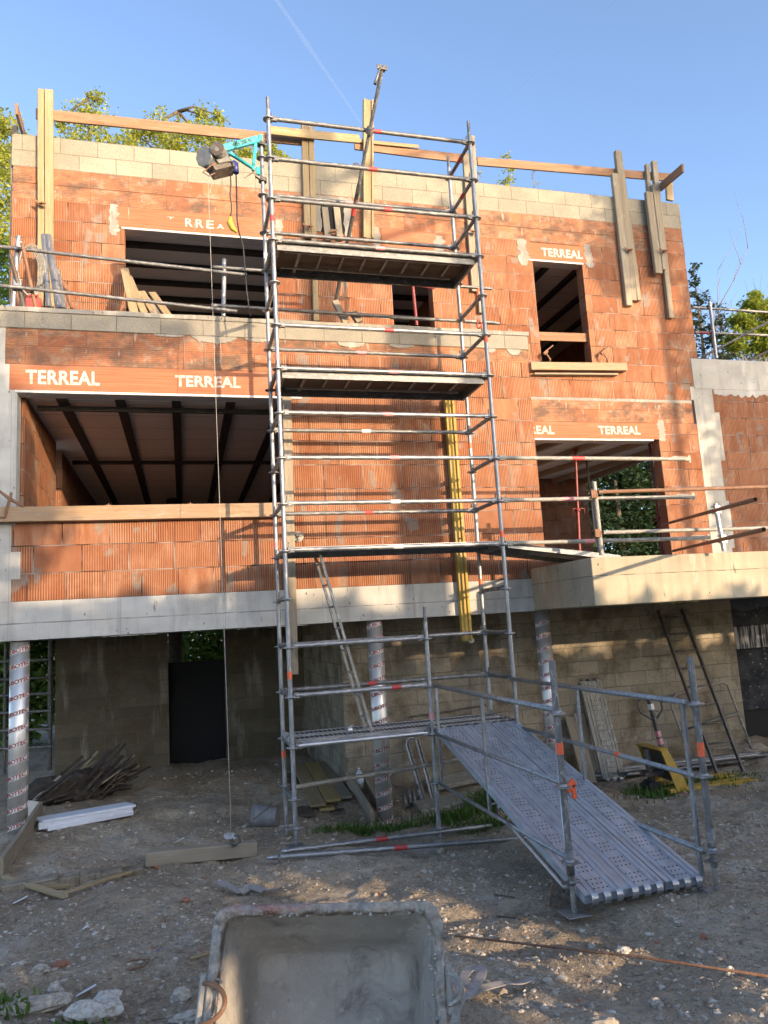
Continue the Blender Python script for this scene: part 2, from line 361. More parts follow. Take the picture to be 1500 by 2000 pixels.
def leafmat(name,c0,c1,trans=.35):
    g=G(name); 
    at=g.n('ShaderNodeAttribute',attribute_name='tone').outputs['Fac']
    col=g.mix(at,c0,c1); g.done(col,.55,spec=.3)
    t=g.n('ShaderNodeBsdfTranslucent',{'Color':g.mix(.4,col,(.35,.42,.06))}); mx=g.n('ShaderNodeMixShader',{0:trans}); g.t.links.new(g.p.outputs[0],mx.inputs[1]); g.t.links.new(t.outputs[0],mx.inputs[2]); g.t.links.new(mx.outputs[0],g.out.inputs[0])
    return g.m
M_={}
M_['bay']=brickmat('terracotta_bay',.305,2.65,.13)
M_['upper']=brickmat('terracotta_upper',.30,5.65,.31)
M_['hrib']=brickh('terracotta_horizontal',.225,5.355)
M_['hribu']=brickh('terracotta_horizontal_upper',.24,8.335)
M_['hribr']=brickh('terracotta_horizontal_right',.215,5.24)
M_['red']=brickh('terracotta_band',.25,8.575)
M_['block']=blockmat('grey_block',.20,.5,5.785,(.24,.22,.185),(.30,.275,.225))
M_['blocku']=blockmat('pale_block',.246,.5,8.818,(.265,.238,.188),(.325,.29,.226),u0=.12)
M_['base']=blockmat('basement_block',.205,.52,.02,(.235,.20,.15),(.345,.30,.23),stain=.85)
M_['baseb']=blockmat('shaded_basement_block',.205,.52,.02,(.105,.088,.062),(.16,.135,.095),stain=.7)  # same blocks, with the shade of the deep basement put into the colour
M_['conc']=concmat('beam_concrete',(.32,.31,.285),(.46,.45,.42),2.42)
M_['balc']=concmat('balcony_concrete',(.31,.265,.19),(.42,.36,.255),2.58)
M_['ring']=concmat('ring_concrete',(.30,.285,.25),(.43,.41,.37))
M_['mortar']=concmat('mortar',(.20,.185,.16),(.29,.27,.235))
M_['white']=plain('white_paint',(.56,.55,.53),.7,.2,20,dirt=.45,dcol=(.42,.28,.2))
M_['galv']=steelmat('galvanised',(.19,.195,.20),(.34,.345,.35),.46,.75,.55)
M_['galvd']=steelmat('dull_galvanised',(.10,.10,.102),(.21,.208,.205),.55,.6,.45)
M_['galvb']=steelmat('bright_galvanised',(.34,.35,.365),(.52,.53,.55),.38,.8,.35)
M_['rampst']=steelmat('ramp_steel',(.27,.31,.36),(.50,.55,.62),.38,.5,.4)
M_['dirty']=steelmat('cement_coated_steel',(.20,.185,.155),(.33,.31,.265),.7,.3,.7)
M_['rusty']=steelmat('rusty_steel',(.18,.09,.05),(.27,.15,.09),.8,.3,.15,.6)
M_['dsteel']=steelmat('dark_steel',(.06,.055,.05),(.13,.12,.11),.6,.5,.25,.3)
M_['tape_red']=plain('red_tape',(.5,.05,.045),.5,.3,60,dirt=.3)
M_['tape_or']=plain('orange_tape',(.85,.14,.05),.5,.3,60,dirt=.2)
M_['tape_pk']=plain('pink_tape',(.62,.25,.27),.5,.4,60,dirt=.6,dcol=(.6,.55,.5))
M_['tape_wh']=plain('white_tape',(.70,.68,.64),.5,.3,60,dirt=.3)
M_['redp']=plain('red_prop_paint',(.20,.024,.022),.5,.35,14,dirt=.25)
M_['yeld']=woodmat('worn_yellow_timber',(.30,.21,.07),(.42,.31,.12),.45,.75,.5)
M_['yel']=woodmat('yellow_timber',(.36,.23,.035),(.48,.33,.07),.2,.65,.4)
M_['pale']=woodmat('pale_timber',(.255,.18,.09),(.385,.28,.145),.35,.75,.35)
M_['weath']=woodmat('weathered_timber',(.225,.18,.125),(.33,.275,.195),.45,.85,.4)
M_['brown']=woodmat('brown_plank',(.20,.10,.052),(.30,.165,.09),.25,.75,.2)
M_['sill']=woodmat('sill_timber',(.27,.17,.095),(.38,.25,.145),.5,.8,.35)
M_['ply']=woodmat('dark_plywood',(.07,.05,.035),(.13,.095,.065),.2,.8,.15)
M_['teal']=plain('teal_paint',(.03,.42,.42),.4,.2,12,dirt=.2)
M_['motor']=plain('hoist_casing',(.20,.20,.19),.55,.4,14,dirt=.5,dcol=(.36,.33,.27))
M_['black']=plain('black_rubber',(.02,.02,.02),.6,.4,15,dirt=.15)
M_['blue']=plain('blue_plastic',(.03,.05,.25),.4,.2,15,dirt=.2)
M_['pend']=plain('yellow_plastic',(.45,.36,.04),.5,.3,15,dirt=.4)
M_['glass']=plain('clear_plastic',(.5,.55,.6),.15,.1,10,dirt=.1)
def lintelmat():
    g=G('lintel_clay'); P=g.pos(); s=g.noise(g.vmul(P,(1.5,1.5,60)),1,4,.6); b=g.noise(g.vmul(P,(1,1,3)),1.3,4,.6)
    col=g.mix(g.ramp(s,[(.35,0.0),(.65,1.0)]),(.27,.098,.05),(.335,.14,.078)); col=g.mix(g.ramp(b,[(.5,0.0),(.75,.45)]),col,(.38,.22,.14))
    d=g.noise(g.vmul(P,(22,22,1.2)),1,4,.6); col=g.mix(g.ramp(d,[(.69,0.0),(.73,.7)]),col,(.52,.48,.43))
    return g.done(col,.85,g.bump(s,.5,.003),spec=.2)
M_['lintel']=lintelmat()
def tarmat():
    g=G('bitumen'); P=g.pos(); n=g.noise(P,3,6,.7); st=g.noise(g.vmul(P,(26,26,1.6)),1,4,.6)
    z=g.sep(P)[2]
    col=g.mix(g.ramp(n,[(.4,0.0),(.75,1.0)]),(.012,.014,.02),(.06,.065,.075))
    band=g.math('MULTIPLY',g.ramp(z,[(.0,0.0),(1,1.0)]),1.0)
    b2=g.math('MULTIPLY',g.math('GREATER_THAN',z,1.42),g.math('LESS_THAN',z,g.math('ADD',1.72,g.math('MULTIPLY',n,.12))))
    col=g.mix(g.math('MULTIPLY',g.math('MULTIPLY',b2,g.ramp(st,[(.45,0.0),(.58,1.0)])),.8),col,(.45,.46,.48))
    t2=g.math('GREATER_THAN',z,g.math('ADD',1.93,g.math('MULTIPLY',g.noise(P,1.4,2),.3))); col=g.mix(g.math('MULTIPLY',t2,.35),col,(.12,.14,.19))
    spk=g.ramp(g.noise(P,24,2,.5),[(.70,0.0),(.74,.8)]); col=g.mix(spk,col,(.5,.5,.5))
    pan=g.ramp(g.math('ABSOLUTE',g.math('SUBTRACT',z,1.40)),[(0,1.0),(.014,0.0)]); col=g.mix(pan,col,(.004,.004,.004))
    return g.done(col,.75,g.bump(n,.5,.01),spec=.15)
M_['tar']=tarmat()
def foilmat():
    g=G('foil_tube'); O=g.obj(); n=g.noise(g.vmul(O,(9,9,3)),1,3,.5)
    return g.done(g.mix(n,(.50,.48,.45),(.66,.63,.59)),.38,g.bump(n,.25,.006),.7)
M_['foil']=foilmat()
def hourdis():
    g=G('ceiling_panel'); P=g.pos(); f=g.noise(P,5,4,.6); u=g.sep(P)
    ln=g.ramp(g.math('ABSOLUTE',g.math('SUBTRACT',g.math('FRACT',g.math('DIVIDE',u[1],.62)),.5)),[(.0,1.0),(.018,0.0)])
    col=g.mix(f,(.74,.69,.62),(.84,.79,.72)); col=g.mix(g.math('MULTIPLY',ln,.8),col,(.08,.06,.05)); 
    return g.done(col,.9,g.bump(f,.3,.01))
M_['panel']=hourdis()
def panel2():
    g=G('pale_ceiling_panel'); P=g.pos(); f=g.noise(P,5,4,.6); u=g.sep(P)
    ln=g.ramp(g.math('ABSOLUTE',g.math('SUBTRACT',g.math('FRACT',g.math('DIVIDE',u[1],.33)),.5)),[(.0,1.0),(.05,0.0)])
    col=g.mix(f,(.55,.53,.50),(.66,.64,.60)); col=g.mix(g.math('MULTIPLY',ln,.85),col,(.07,.06,.055)); return g.done(col,.9)
M_['panel2']=panel2()
M_['beamdk']=plain('dark_joist',(.045,.04,.035),.8,.4,5,dirt=.2,dcol=(.1,.09,.08))
M_['beamw']=woodmat('ceiling_joist',(.22,.18,.13),(.34,.29,.21),.5,.85,.3)
def groundmat():
    g=G('site_dirt'); P=g.pos(); a=g.noise(P,.55,6,.62); b=g.noise(P,6,6,.7); c=g.noise(P,34,4,.7); d=g.noise(P,130,2,.6)
    col=g.mix(g.ramp(a,[(.38,0.0),(.6,1.0)]),(.36,.28,.19),(.60,.49,.355)); col=g.mix(g.ramp(b,[(.36,.45),(.6,0.0)]),col,(.21,.163,.114)); col=g.mix(g.ramp(c,[(.50,0.0),(.68,.6)]),col,(.58,.50,.385))
    col=g.mix(g.ramp(c,[(.3,.5),(.45,0.0)]),col,(.095,.077,.058))
    gr=g.noise(P,1.15,6,.7,.5); col=g.mix(g.ramp(gr,[(.53,0.0),(.66,.75)]),col,(.56,.51,.43))
    dk=g.noise(P,2.3,6,.7,.8); col=g.mix(g.ramp(dk,[(.57,0.0),(.68,.5)]),col,(.10,.083,.064))
    vo=g.n('ShaderNodeTexVoronoi',{'Vector':P,'Scale':26.0,'Randomness':1.0}); 
    peb=g.math('MULTIPLY',g.ramp(vo.outputs[0],[(.16,1.0),(.32,0.0)]),g.math('GREATER_THAN',g.sep(vo.outputs[1])[0],.5))
    v2=g.n('ShaderNodeTexVoronoi',{'Vector':P,'Scale':62.0,'Randomness':1.0}); p2=g.math('MULTIPLY',g.ramp(v2.outputs[0],[(.2,1.0),(.36,0.0)]),g.math('GREATER_THAN',g.sep(v2.outputs[1])[0],.45))
    col=g.mix(g.math('MULTIPLY',p2,.7),col,g.mix(g.sep(v2.outputs[1])[1],(.15,.125,.095),(.62,.57,.48)))
    crv=g.noise(P,15,6,.8,.6); col=g.mix(g.ramp(crv,[(.55,0.0),(.64,.6)]),col,(.085,.07,.053))  # shade of small crevices painted into the dirt colour, on top of the bump
    col=g.mix(g.math('MULTIPLY',peb,.75),col,g.mix(g.sep(vo.outputs[1])[1],(.26,.225,.18),(.64,.59,.51)))
    h=g.math('ADD',g.math('MULTIPLY',b,.05),g.math('MULTIPLY',c,.016)); h=g.math('ADD',h,g.math('MULTIPLY',d,.005)); h=g.math('ADD',h,g.math('MULTIPLY',peb,.022)); h=g.math('ADD',h,g.math('MULTIPLY',p2,.009)); h=g.math('SUBTRACT',h,g.math('MULTIPLY',crv,.05))
    return g.done(col,.97,g.bump(h,1.0,1.0),spec=.1)
M_['dirt']=groundmat()
def stonemat():
    g=G('limestone_rubble'); P=g.pos(); at=g.n('ShaderNodeAttribute',attribute_name='tone').outputs['Fac']; n=g.noise(P,40,4,.7)
    col=g.ramp(at,[(0,(.21,.175,.135)),(.4,(.36,.315,.25)),(.75,(.48,.43,.36)),(.95,(.60,.57,.51)),(1,(.32,.14,.085))])
    col=g.mix(g.ramp(n,[(.35,.55),(.6,0.0)]),col,(.12,.09,.065)); return g.done(col,.95,g.bump(n,.6,.006),spec=.15)
M_['stone']=stonemat()
M_['leaf_y']=leafmat('spring_leaf',(.20,.24,.035),(.50,.48,.09),.5)
M_['leaf_g']=leafmat('green_leaf',(.04,.095,.016),(.15,.23,.035),.35)
M_['leaf_d']=leafmat('conifer_needle',(.010,.026,.014),(.035,.07,.032),.1)
M_['leaf_m']=leafmat('maple_leaf',(.09,.15,.02),(.34,.36,.05),.45)
M_['bark']=plain('bark',(.10,.08,.06),.9,.5,8,dirt=.3,dcol=(.18,.15,.12))
M_['barkp']=plain('pale_bark',(.21,.175,.15),.9,.4,8,dirt=.2)
M_['grass']=leafmat('grass_blade',(.03,.075,.012),(.09,.17,.03),.3)
M_['palyel']=plain('pallet_truck_yellow',(.46,.28,.03),.6,.35,9,dirt=.6,dcol=(.33,.29,.24))
def tubmat():
    g=G('cement_caked_plastic'); O=g.obj(); a=g.noise(O,3.2,6,.65); b=g.noise(O,22,5,.75); c=g.noise(O,70,3,.7)
    col=g.mix(g.ramp(a,[(.3,0.0),(.7,1.0)]),(.27,.245,.21),(.40,.37,.325)); col=g.mix(g.ramp(g.noise(O,4.5,5,.7,.6),[(.53,0.0),(.72,.75)]),col,(.085,.078,.072))
    col=g.mix(g.ramp(b,[(.58,0.0),(.68,.6)]),col,(.50,.47,.42)); sp=g.ramp(c,[(.66,0.0),(.7,.8)]); col=g.mix(g.math('MULTIPLY',sp,g.ramp(a,[(.4,0.0),(.55,1.0)])),col,(.05,.045,.04))
    dr=g.noise(g.vmul(O,(1.6,9,1.2)),1.3,5,.7,.8); col=g.mix(g.ramp(dr,[(.55,0.0),(.64,.4)]),col,(.47,.43,.37))
    h=g.math('ADD',g.math('MULTIPLY',b,.012),g.math('MULTIPLY',c,.003)); h=g.math('ADD',h,g.math('MULTIPLY',a,.02))
    return g.done(col,.85,g.bump(h,.8,1.0))
M_['tub']=tubmat()
def rimmat():
    g=G('tub_rim'); O=g.obj(); b=g.noise(O,30,5,.75); a=g.noise(O,3,3,.6); x=g.sep(O)
    col=g.mix(g.ramp(b,[(.35,0.0),(.65,1.0)]),(.27,.225,.18),(.44,.395,.335))
    k=g.math('MULTIPLY',g.ramp(g.math('ABSOLUTE',g.math('ADD',x[0],.22)),[(.0,1.0),(.32,0.0)]),g.ramp(x[2],[(.58,0.0),(.64,1.0)]))
    col=g.mix(g.math('MULTIPLY',k,g.ramp(b,[(.45,1.0),(.62,0.0)])),col,(.46,.07,.05))
    k3=g.math('MULTIPLY',g.ramp(a,[(.52,0.0),(.62,.6)]),g.ramp(b,[(.42,1.0),(.56,0.0)])); col=g.mix(k3,col,(.34,.13,.09))
    return g.done(col,.8,g.bump(g.math('ADD',g.math('MULTIPLY',b,.016),a),.8,.7))
M_['rim']=rimmat()
M_['bucket']=plain('grey_bucket',(.20,.20,.20),.6,.3,9,dirt=.5,dcol=(.36,.34,.31))
M_['strap']=plain('dirty_webbing',(.34,.31,.28),.9,.4,30,dirt=.5,dcol=(.42,.30,.28))
M_['foam']=plain('white_profile',(.66,.70,.78),.5,.12,7,dirt=.15)
M_['rope']=plain('wire_rope',(.35,.34,.32),.6,.3,40,dirt=0)
M_['clay']=plain('broken_clay',(.42,.15,.07),.9,.4,12,dirt=.4)
M_['hole']=plain('black_sheet_and_hole_shade',(.006,.006,.007),.9,.2,5,dirt=0)  # flat black: door sheet, wall foot, and painted shade of holes and chase

g=G('vapour'); g.done((.9,.9,.9),1.0); tb=g.n('ShaderNodeBsdfTransparent'); lw=g.n('ShaderNodeLayerWeight',{'Blend':.5}); mx=g.n('ShaderNodeMixShader',{0:g.math('ADD',.962,g.math('MULTIPLY',lw.outputs['Facing'],.038),0,True)}); g.t.links.new(g.p.outputs[0],mx.inputs[1]); g.t.links.new(tb.outputs[0],mx.inputs[2]); g.t.links.new(mx.outputs[0],g.out.inputs[0]); M_['vapour']=g.m

def printmat():
    g=G('worn_white_print'); P=g.pos(); n=g.noise(P,38,5,.75); m=g.noise(P,7,4,.7)
    k=g.math('MAXIMUM',g.ramp(n,[(.50,0.0),(.60,.75)]),g.ramp(m,[(.55,0.0),(.68,.7)])); return g.done(g.mix(k,(.47,.45,.415),(.36,.15,.085)),.9)
M_['print']=printmat()
# ------------------------------------------------------------------ house shell
YB,YU=1.1,2.7
house=thing('house_shell',(2,2.7,0),'unfinished two storey house of ribbed terracotta blocks with grey block parapets on concrete beams','house')
def part(name,mat,boxes,parent=house,bevel=0,label=None):
    b=MB()
    for x in boxes: b.box(*x)
    o=b.build(name,M_[mat],parent,bevel=bevel)
    if label: o['label']=label
    return o
# lower bay
part('brick_wall','bay',[(-2.95,.2,YB,1.3,2.655,3.655),(.2,3.58,YB,1.3,2.655,5.6),(3.38,3.58,1.3,2.7,2.655,5.8)],label='ribbed terracotta wall of the projecting lower bay')
part('course','hrib',[(-2.98,.2,YB+.001,1.3,5.352,5.785),(.2,3.58,YB+.001,1.3,5.6,5.785)],label='stained horizontally ribbed course under the parapet')
part('parapet','block',[(-3.75,3.6,YB-.012,1.3,5.785,5.985),(3.4,3.6,1.3,2.7,5.785,5.985)],label='grey block parapet of the terrace')
b=MB()
x=-3.75
for i in range(60):   # hand-trowelled capping with a wavy lower edge
    x2=x+7.37/60; h=5.985; t=6.04+.012*mnoise.noise(V((x*2,0,0)))
    b.box(x,x2-.0005,YB-.025-.008*mnoise.noise(V((x*3,1,0))),1.32,5.985,t); x=x2
b.build('coping',M_['mortar'],house)
pil=MB()
pil.box(-4.2,-2.95,YB-.003,1.34,2.655,5.785)
for z0,z1,xr in ((2.9,3.2,-2.76),(3.5,5.352,-2.815),(3.2,3.5,-2.86),(2.655,2.9,-2.85)):
    pil.box(-2.95,xr,YB-.003,1.3,z0,z1-.001)
pil.build('pillar',M_['conc'],house)
def lintel(x0,x1,y,z0,z1,words,strip_to=None):
    b=MB().box(x0,x1,y-.006,y+.2,z0,z1); o=b.build('lintel',M_['lintel'],house,bevel=.003)
    s=MB().box(x0+.06,(strip_to or x1)-.02,y-.012,y+.19,z0-.028,z0-.001); s.build('strip',M_['white'],o)
    for (t,xa,xb,za,zb) in words: wall_text(t,(xa+xb)/2,y-.008,(za+zb)/2,xb-xa,zb-za,M_['print'],o,.006)
    return o
def wx(px,py,Y): return onY(px,py,Y)
a0,a1=wx(50,736,YB),wx(195,740,YB); c0,c1=wx(342,745,YB),wx(470,747,YB)
lintel(-2.9,.45,YB,5.045,5.35,[('TERREAL',a0.x,a1.x,a0.z-.085,a0.z+.085),('TERREAL',c0.x,c1.x,a0.z-.07,a0.z+.07)])
part('beam','conc',[(-4.3,3.6,YB-.01,1.36,2.235,2.652)],label='long concrete edge beam over the open basement')
part('floor_slab','conc',[(-4.3,7.4,1.36,10,2.25,2.6)])
# balcony slab
part('balcony','balc',[(3.35,12,-.41,2.69,2.245,2.78)],label='sunlit concrete balcony slab with a shaded end',bevel=.006)
# room behind the big opening
part('room_wall','bay',[(-3.0,-2.78,1.34,3.55,2.655,5.05),(-3.0,-2.78,3.55,4.1,2.655,4.05),(-3.0,-2.78,4.1,9.3,2.655,5.05),(-3.0,3.38,9.3,9.5,2.655,5.05),(3.2,3.37,1.36,9.3,2.655,5.05)])
part('ceiling','panel',[(-2.99,3.3,1.31,9.3,5.075,5.2)])
b=MB()
for i in range(8): x=-2.4+i*.66; b.box(x-.055,x+.055,1.32,9.29,5.03,5.072)
b.build('joist',M_['beamdk'],house)
part('bearer','beamdk',[(-2.7,3.19,1.62,1.67,4.97,5.028)])
part('bearer','beamdk',[(-2.7,3.19,4.6,4.65,4.97,5.028)])
part('terrace_slab','conc',[(-4.0,3.4,1.31,2.72,5.4,5.6)])
# upper storey, plane YU
T=.2
UB=[(-3.24,-1.76,8.33,5.6),]
part('brick_pier','upper',[(-3.24,-1.76,YU,YU+T,5.6,8.335)])
ub=[(.40,2.19,YU,YU+T,5.6,8.335),(2.19,2.86,YU,YU+T,5.6,6.42),(2.86,4.66,YU,YU+T,5.65,8.335),(4.66,5.58,YU,YU+T,5.65,6.24),
    (5.58,7.65,YU,YU+T,6.42,8.335),(5.58,7.5,YU,YU+T,5.65,6.42)]
part('brick_wall','upper',ub,label='ribbed terracotta wall of the set back upper storey')
part('brick_pier','upper',[(3.58,4.4,YU,YU+T,2.7,4.93)])
part('brick_pier','upper',[(6.69,7.47,YU,YU+T,2.7,5.24)])
part('side_wall','upper',[(7.45,7.65,YU+T,9.5,5.65,8.8)])
part('side_wall','upper',[(-3.24,-3.04,YU+T,9.5,5.6,8.8)])
part('course','hribu',[(-3.24,7.66,YU+.001,YU+T,8.335,8.575)],label='soot stained horizontally ribbed course above the windows')
part('course','red',[(-3.23,7.65,YU-.004,YU+T,8.575,8.818)],label='smooth red clay course under the block parapet')
part('course','hribr',[(3.58,7.42,YU-.002,YU+T,5.24,5.6)],label='pale lime stained course above the ground floor opening')
part('mortar_bed','mortar',[(3.58,7.42,YU-.007,YU+T,5.6,5.648)])
part('parapet','blocku',[(-3.25,7.66,YU-.006,YU+T,8.818,9.31),(7.46,7.66,YU+T,9.5,8.818,9.31),(-3.25,-3.05,YU+T,9.5,8.818,9.31)],label='sunlit pale block parapet crowning the upper storey')
lintel(-1.86,.52,YU,8.02,8.335,[])
lw=[(-.98,'R'),(-.83,'R'),(-.68,'E')]
for xc,t in lw: wall_text(t,xc+.12,YU-.007,8.17-.01*(xc+.8),.11,.13,M_['print'],house,.004)
wall_text('A',-.41,YU-.007,8.15,.10,.07,M_['white'],house,.0); wall_text('T',-1.12,YU-.007,8.22,.1,.035,M_['white'],house,.0)
lintel(2.08,2.97,YU,8.03,8.335,[])
a0,a1=wx(1057,492,YU),wx(1137,495,YU)
lintel(4.54,5.70,YU,8.02,8.325,[('TERREAL',a0.x,a1.x,a0.z-.075,a0.z+.075)],5.62)
a0,a1=wx(1168,840,YU),wx(1250,841,YU); c0,c1=wx(995,839,YU),wx(1082,839,YU)
lintel(3.6,6.72,YU,4.96,5.238,[('TERREAL',a0.x,a1.x,a0.z-.07,a0.z+.07),('TERREAL',c0.x,c1.x,c0.z-.07,c0.z+.07)],6.60)
for x,z0,z1,wd in ((-1.9,7.88,8.36,.13),(4.5,7.9,8.37,.16),(5.72,7.95,8.37,.13),(6.76,4.93,5.30,.13),(1.99,7.7,8.36,.12),(3.03,7.85,8.30,.17),(.46,8.0,8.34,.1)):
    YY=YU if z0>4 else YB; n=44; L=[];R2=[]
    for i in range(n+1):
        t=i/n; e=1-abs(2*t-1)**6*.35; z=z0+(z1-z0)*t
        L.append((x-wd/2*e*(1+.7*mnoise.noise(V((x*9,i*.16,0)))+.35*mnoise.noise(V((x*3,i*.7,9)))),YY+.01,z)); R2.append((x+wd/2*e*(1+.8*mnoise.noise(V((x*5,i*.19,4)))+.4*mnoise.noise(V((x*7,i*.8,2)))),YY+.01,z))
    b=MB(); b.poly(L+R2[::-1],(0,-.017,0)); b.build('mortar_patch',M_['mortar'],house)
# black slab stands in for the shade inside a rough chase by the middle posts
part('wall_chase_shade','hole',[(1.06,1.56,YU-.0045,YU+.02,8.2,8.72)])
for x,z0,z1,wd in ((1.07,8.2,8.76,.1),(1.54,8.15,8.78,.12)):
    L=[];R2=[]
    for i in range(13):
        z=z0+(z1-z0)*i/12; L.append((x-wd/2*(1+.5*mnoise.noise(V((x*9,i*.9,0)))),YU+.01,z)); R2.append((x+wd/2*(1+.6*mnoise.noise(V((x*5,i*.9,4)))),YU+.01,z))
    b=MB(); b.poly(L+R2[::-1],(0,-.026,0)); b.build('mortar_patch',M_['mortar'],house,bevel=.003)
L=[(1.02+.6*i/14,YU+.01,8.70-.02+.03*mnoise.noise(V((i*.8,0,2)))) for i in range(15)]; U=[(1.02+.6*i/14,YU+.01,8.80+.03*mnoise.noise(V((i*.8,5,2)))) for i in range(15)]
b=MB(); b.poly(L+U[::-1],(0,-.028,0)); b.build('mortar_patch',M_['mortar'],house,bevel=.003)
part('rear_wall','upper',[(-3.25,7.66,9.5,9.7,5.6,9.31)])
part('roof_slab','panel',[(-3.04,3.5,YU+T,9.5,8.12,8.3),(3.5,7.45,YU+T,9.5,8.12,8.3)])
b=MB()
for i in range(10): y=3.3+i*.62; b.box(-3.03,3.48,y-.05,y+.05,8.05,8.118)
for i in range(6): x=3.85+i*.62; b.box(x-.05,x+.05,2.92,9.48,8.05,8.118)
b.build('joist',M_['beamdk'],house)
part('partition','upper',[(3.42,3.54,2.92,9.48,5.7,8.11)])
part('upper_floor','conc',[(-3.04,7.45,2.92,9.5,5.4,5.64)])
# ground floor room on the right: open on its right side
part('back_wall','upper',[(3.58,7.5,6.45,6.65,2.6,5.06),(3.4,3.58,2.7,6.45,2.6,5.06)])
part('ceiling','panel2',[(3.58,7.52,2.91,6.64,5.05,5.2)])
for x in (4.3,5.1,5.9,6.7): bar('joist',(x+.75,2.93,5.0),(x,6.44,5.0),.09,.09,M_['beamw'],house)
bar('joist',(7.46,2.93,5.0),(7.46,6.44,5.0),.1,.1,M_['beamw'],house)
# wing to the right
part('column','ring',[(7.47,7.86,YU-.004,YU+T,2.7,5.86),(7.42,7.5,YU-.003,YU+T,5.66,5.9),(7.86,7.95,YU-.0035,YU+T,4.6,5.45),(7.86,7.92,YU-.0035,YU+T,3.1,3.9)],label='rough concrete column between the two terracotta walls')
part('ring_beam','ring',[(7.5,13,YU-.01,YU+T,5.86,6.41)],label='pale concrete ring beam of the right wing',bevel=.008)
part('brick_wall','upper',[(7.86,13,YU,YU+T,2.7,5.86)],label='darker terracotta wall of the right wing')
n=70; L=[(7.89+.05*i,YU+.005,5.8595) for i in range(n)]; U=[(7.89+.05*i,YU+.005,5.86-.06-.13*abs(mnoise.noise(V((i*.31,3,0))))-.05*R.random()) for i in range(n)]
b=MB(); b.poly(L+U[::-1],(0,-.014,0)); b.build('mortar_smear',M_['ring'],house)
# mortar dribbles under the terrace parapet
for xc,wd,ln in ((-.62,.55,.13),(-1.15,.35,.03),(-.1,.3,.06),(1.1,.36,.10),(1.78,.34,.06),(3.03,.16,.08),(3.38,.2,.13)):
    n=34; U=[(xc-wd/2+wd*i/n,YB+.01,5.784) for i in range(n+1)]; D=[]
    for i in range(n+1):
        e=1-abs(2*i/n-1)**3; v=mnoise.noise(V((xc*7+i*.9,0,0)))*.5+.5; dr=.9*max(0,mnoise.noise(V((xc*3+i*1.7,8,0)))-.25)*2
        D.append((xc-wd/2+wd*i/n+.004*R.uniform(-1,1),YB+.01,5.784-.012-ln*e*(.25+.55*v+dr)))
    b=MB(); b.poly(U+D[::-1],(0,-.019,0)); b.build('mortar_dribble',M_['mortar'],house,bevel=.002)
for xc,ln in ((-.98,.42),(-.74,.36),(-.55,.46),(.62,.1)):
    b=MB(); b.path([(xc,YB+.0,5.76),(xc+.006,YB-.004,5.76-ln*.4),(xc-.004,YB-.006,5.76-ln)],[.008,.005,.003],6); b.build('mortar_run',M_['mortar'],house)
# basement
part('basement_wall','base',[(1.03,7.4,2.35,2.55,-.7,2.235),(1.03,1.23,2.55,5.75,-.7,2.235),(7.2,7.4,2.55,6,-.7,2.235)],label='stained grey block wall under the balcony')
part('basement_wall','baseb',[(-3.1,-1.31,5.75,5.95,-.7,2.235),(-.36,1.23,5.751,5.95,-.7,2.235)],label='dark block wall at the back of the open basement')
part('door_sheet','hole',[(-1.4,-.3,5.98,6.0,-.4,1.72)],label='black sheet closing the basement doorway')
part('retaining_wall','tar',[(7.42,13,2.9,3.1,.42,2.3)],label='bitumen coated basement wall')
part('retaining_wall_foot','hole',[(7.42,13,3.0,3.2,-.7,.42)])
# foil wrapped columns with a printed spiral band
def column(x,y,z0,z1,ph,rr=.098):
    b=MB(); b.cyl((x,y,z0-.15),(x,y,z1),rr,40); c=b.build('column',M_['foil'],house,loc=(x,y,z0)); c['label']='shiny foil formwork column wrapped in printed spiral tape'
    pitch=.165; bw=.052; bd=MB(); n=48; turns=(z1-z0)/pitch; N=int(turns*n); slope=pitch/(2*math.pi)
    vs=[]
    for i in range(N):
        th=ph+2*math.pi*i/n; z=z0+pitch*i/n
        if z+bw>z1-.005: break
        vs.append((bd.bm.verts.new((x+(rr+.0015)*math.cos(th),y+(rr+.0015)*math.sin(th),z)),bd.bm.verts.new((x+(rr+.0015)*math.cos(th),y+(rr+.0015)*math.sin(th),z+bw))))
    for a_,b_ in zip(vs,vs[1:]): bd.bm.faces.new((a_[0],b_[0],b_[1],a_[1]))
    bd.build('spiral_band',M_['tape_wh'],c)
    # lettering: one word per turn, bent round the tube
    k=0
    src=text_bm('TUBOTEC I',.078,.0005,.0022,.98)
    me=bpy.data.meshes.new('tmp'); src.to_mesh(me); src.free()
    me2=bpy.data.meshes.new('w')
    while True:
        th0=ph+2*math.pi*(k+.5)-0.0
        # keep the word turned to the viewer, drifting a little from turn to turn
        th=-math.pi/2-.16+.055*(k-5)
        off=((th-ph)%(2*math.pi))/(2*math.pi)
        zc=z0+pitch*(k+off)+bw/2
        if zc+.04>z1: break
        lt=MB(); lg=MB(); lt.bm.from_mesh(me)
        for v in lt.bm.verts:
            a_=th+v.co.x*.80/rr; v.co=V((x+(rr+.003+v.co.z)*math.cos(a_),y+(rr+.003+v.co.z)*math.sin(a_),zc+v.co.y*.72+slope*(v.co.x*.80/rr)))
        a_=th-.255/rr*.80-.06
        p=V((x+(rr+.003)*math.cos(a_),y+(rr+.003)*math.sin(a_),zc+slope*(a_-th))); nrm=V((math.cos(a_),math.sin(a_),0)); lg.obox(p-V((0,0,.018)),p+V((0,0,.018)),.004,.034,up=nrm.cross(V((0,0,1))))
        lt.build('lettering',M_['tape_dk'],c,recalc=False); lg.build('emblem',M_['navy'],c)
        k+=1
    bpy.data.meshes.remove(me); bpy.data.meshes.remove(me2)
    return c
M_['tape_dk']=plain('dark_red_print',(.22,.012,.015),.6,.15,20,dirt=0)
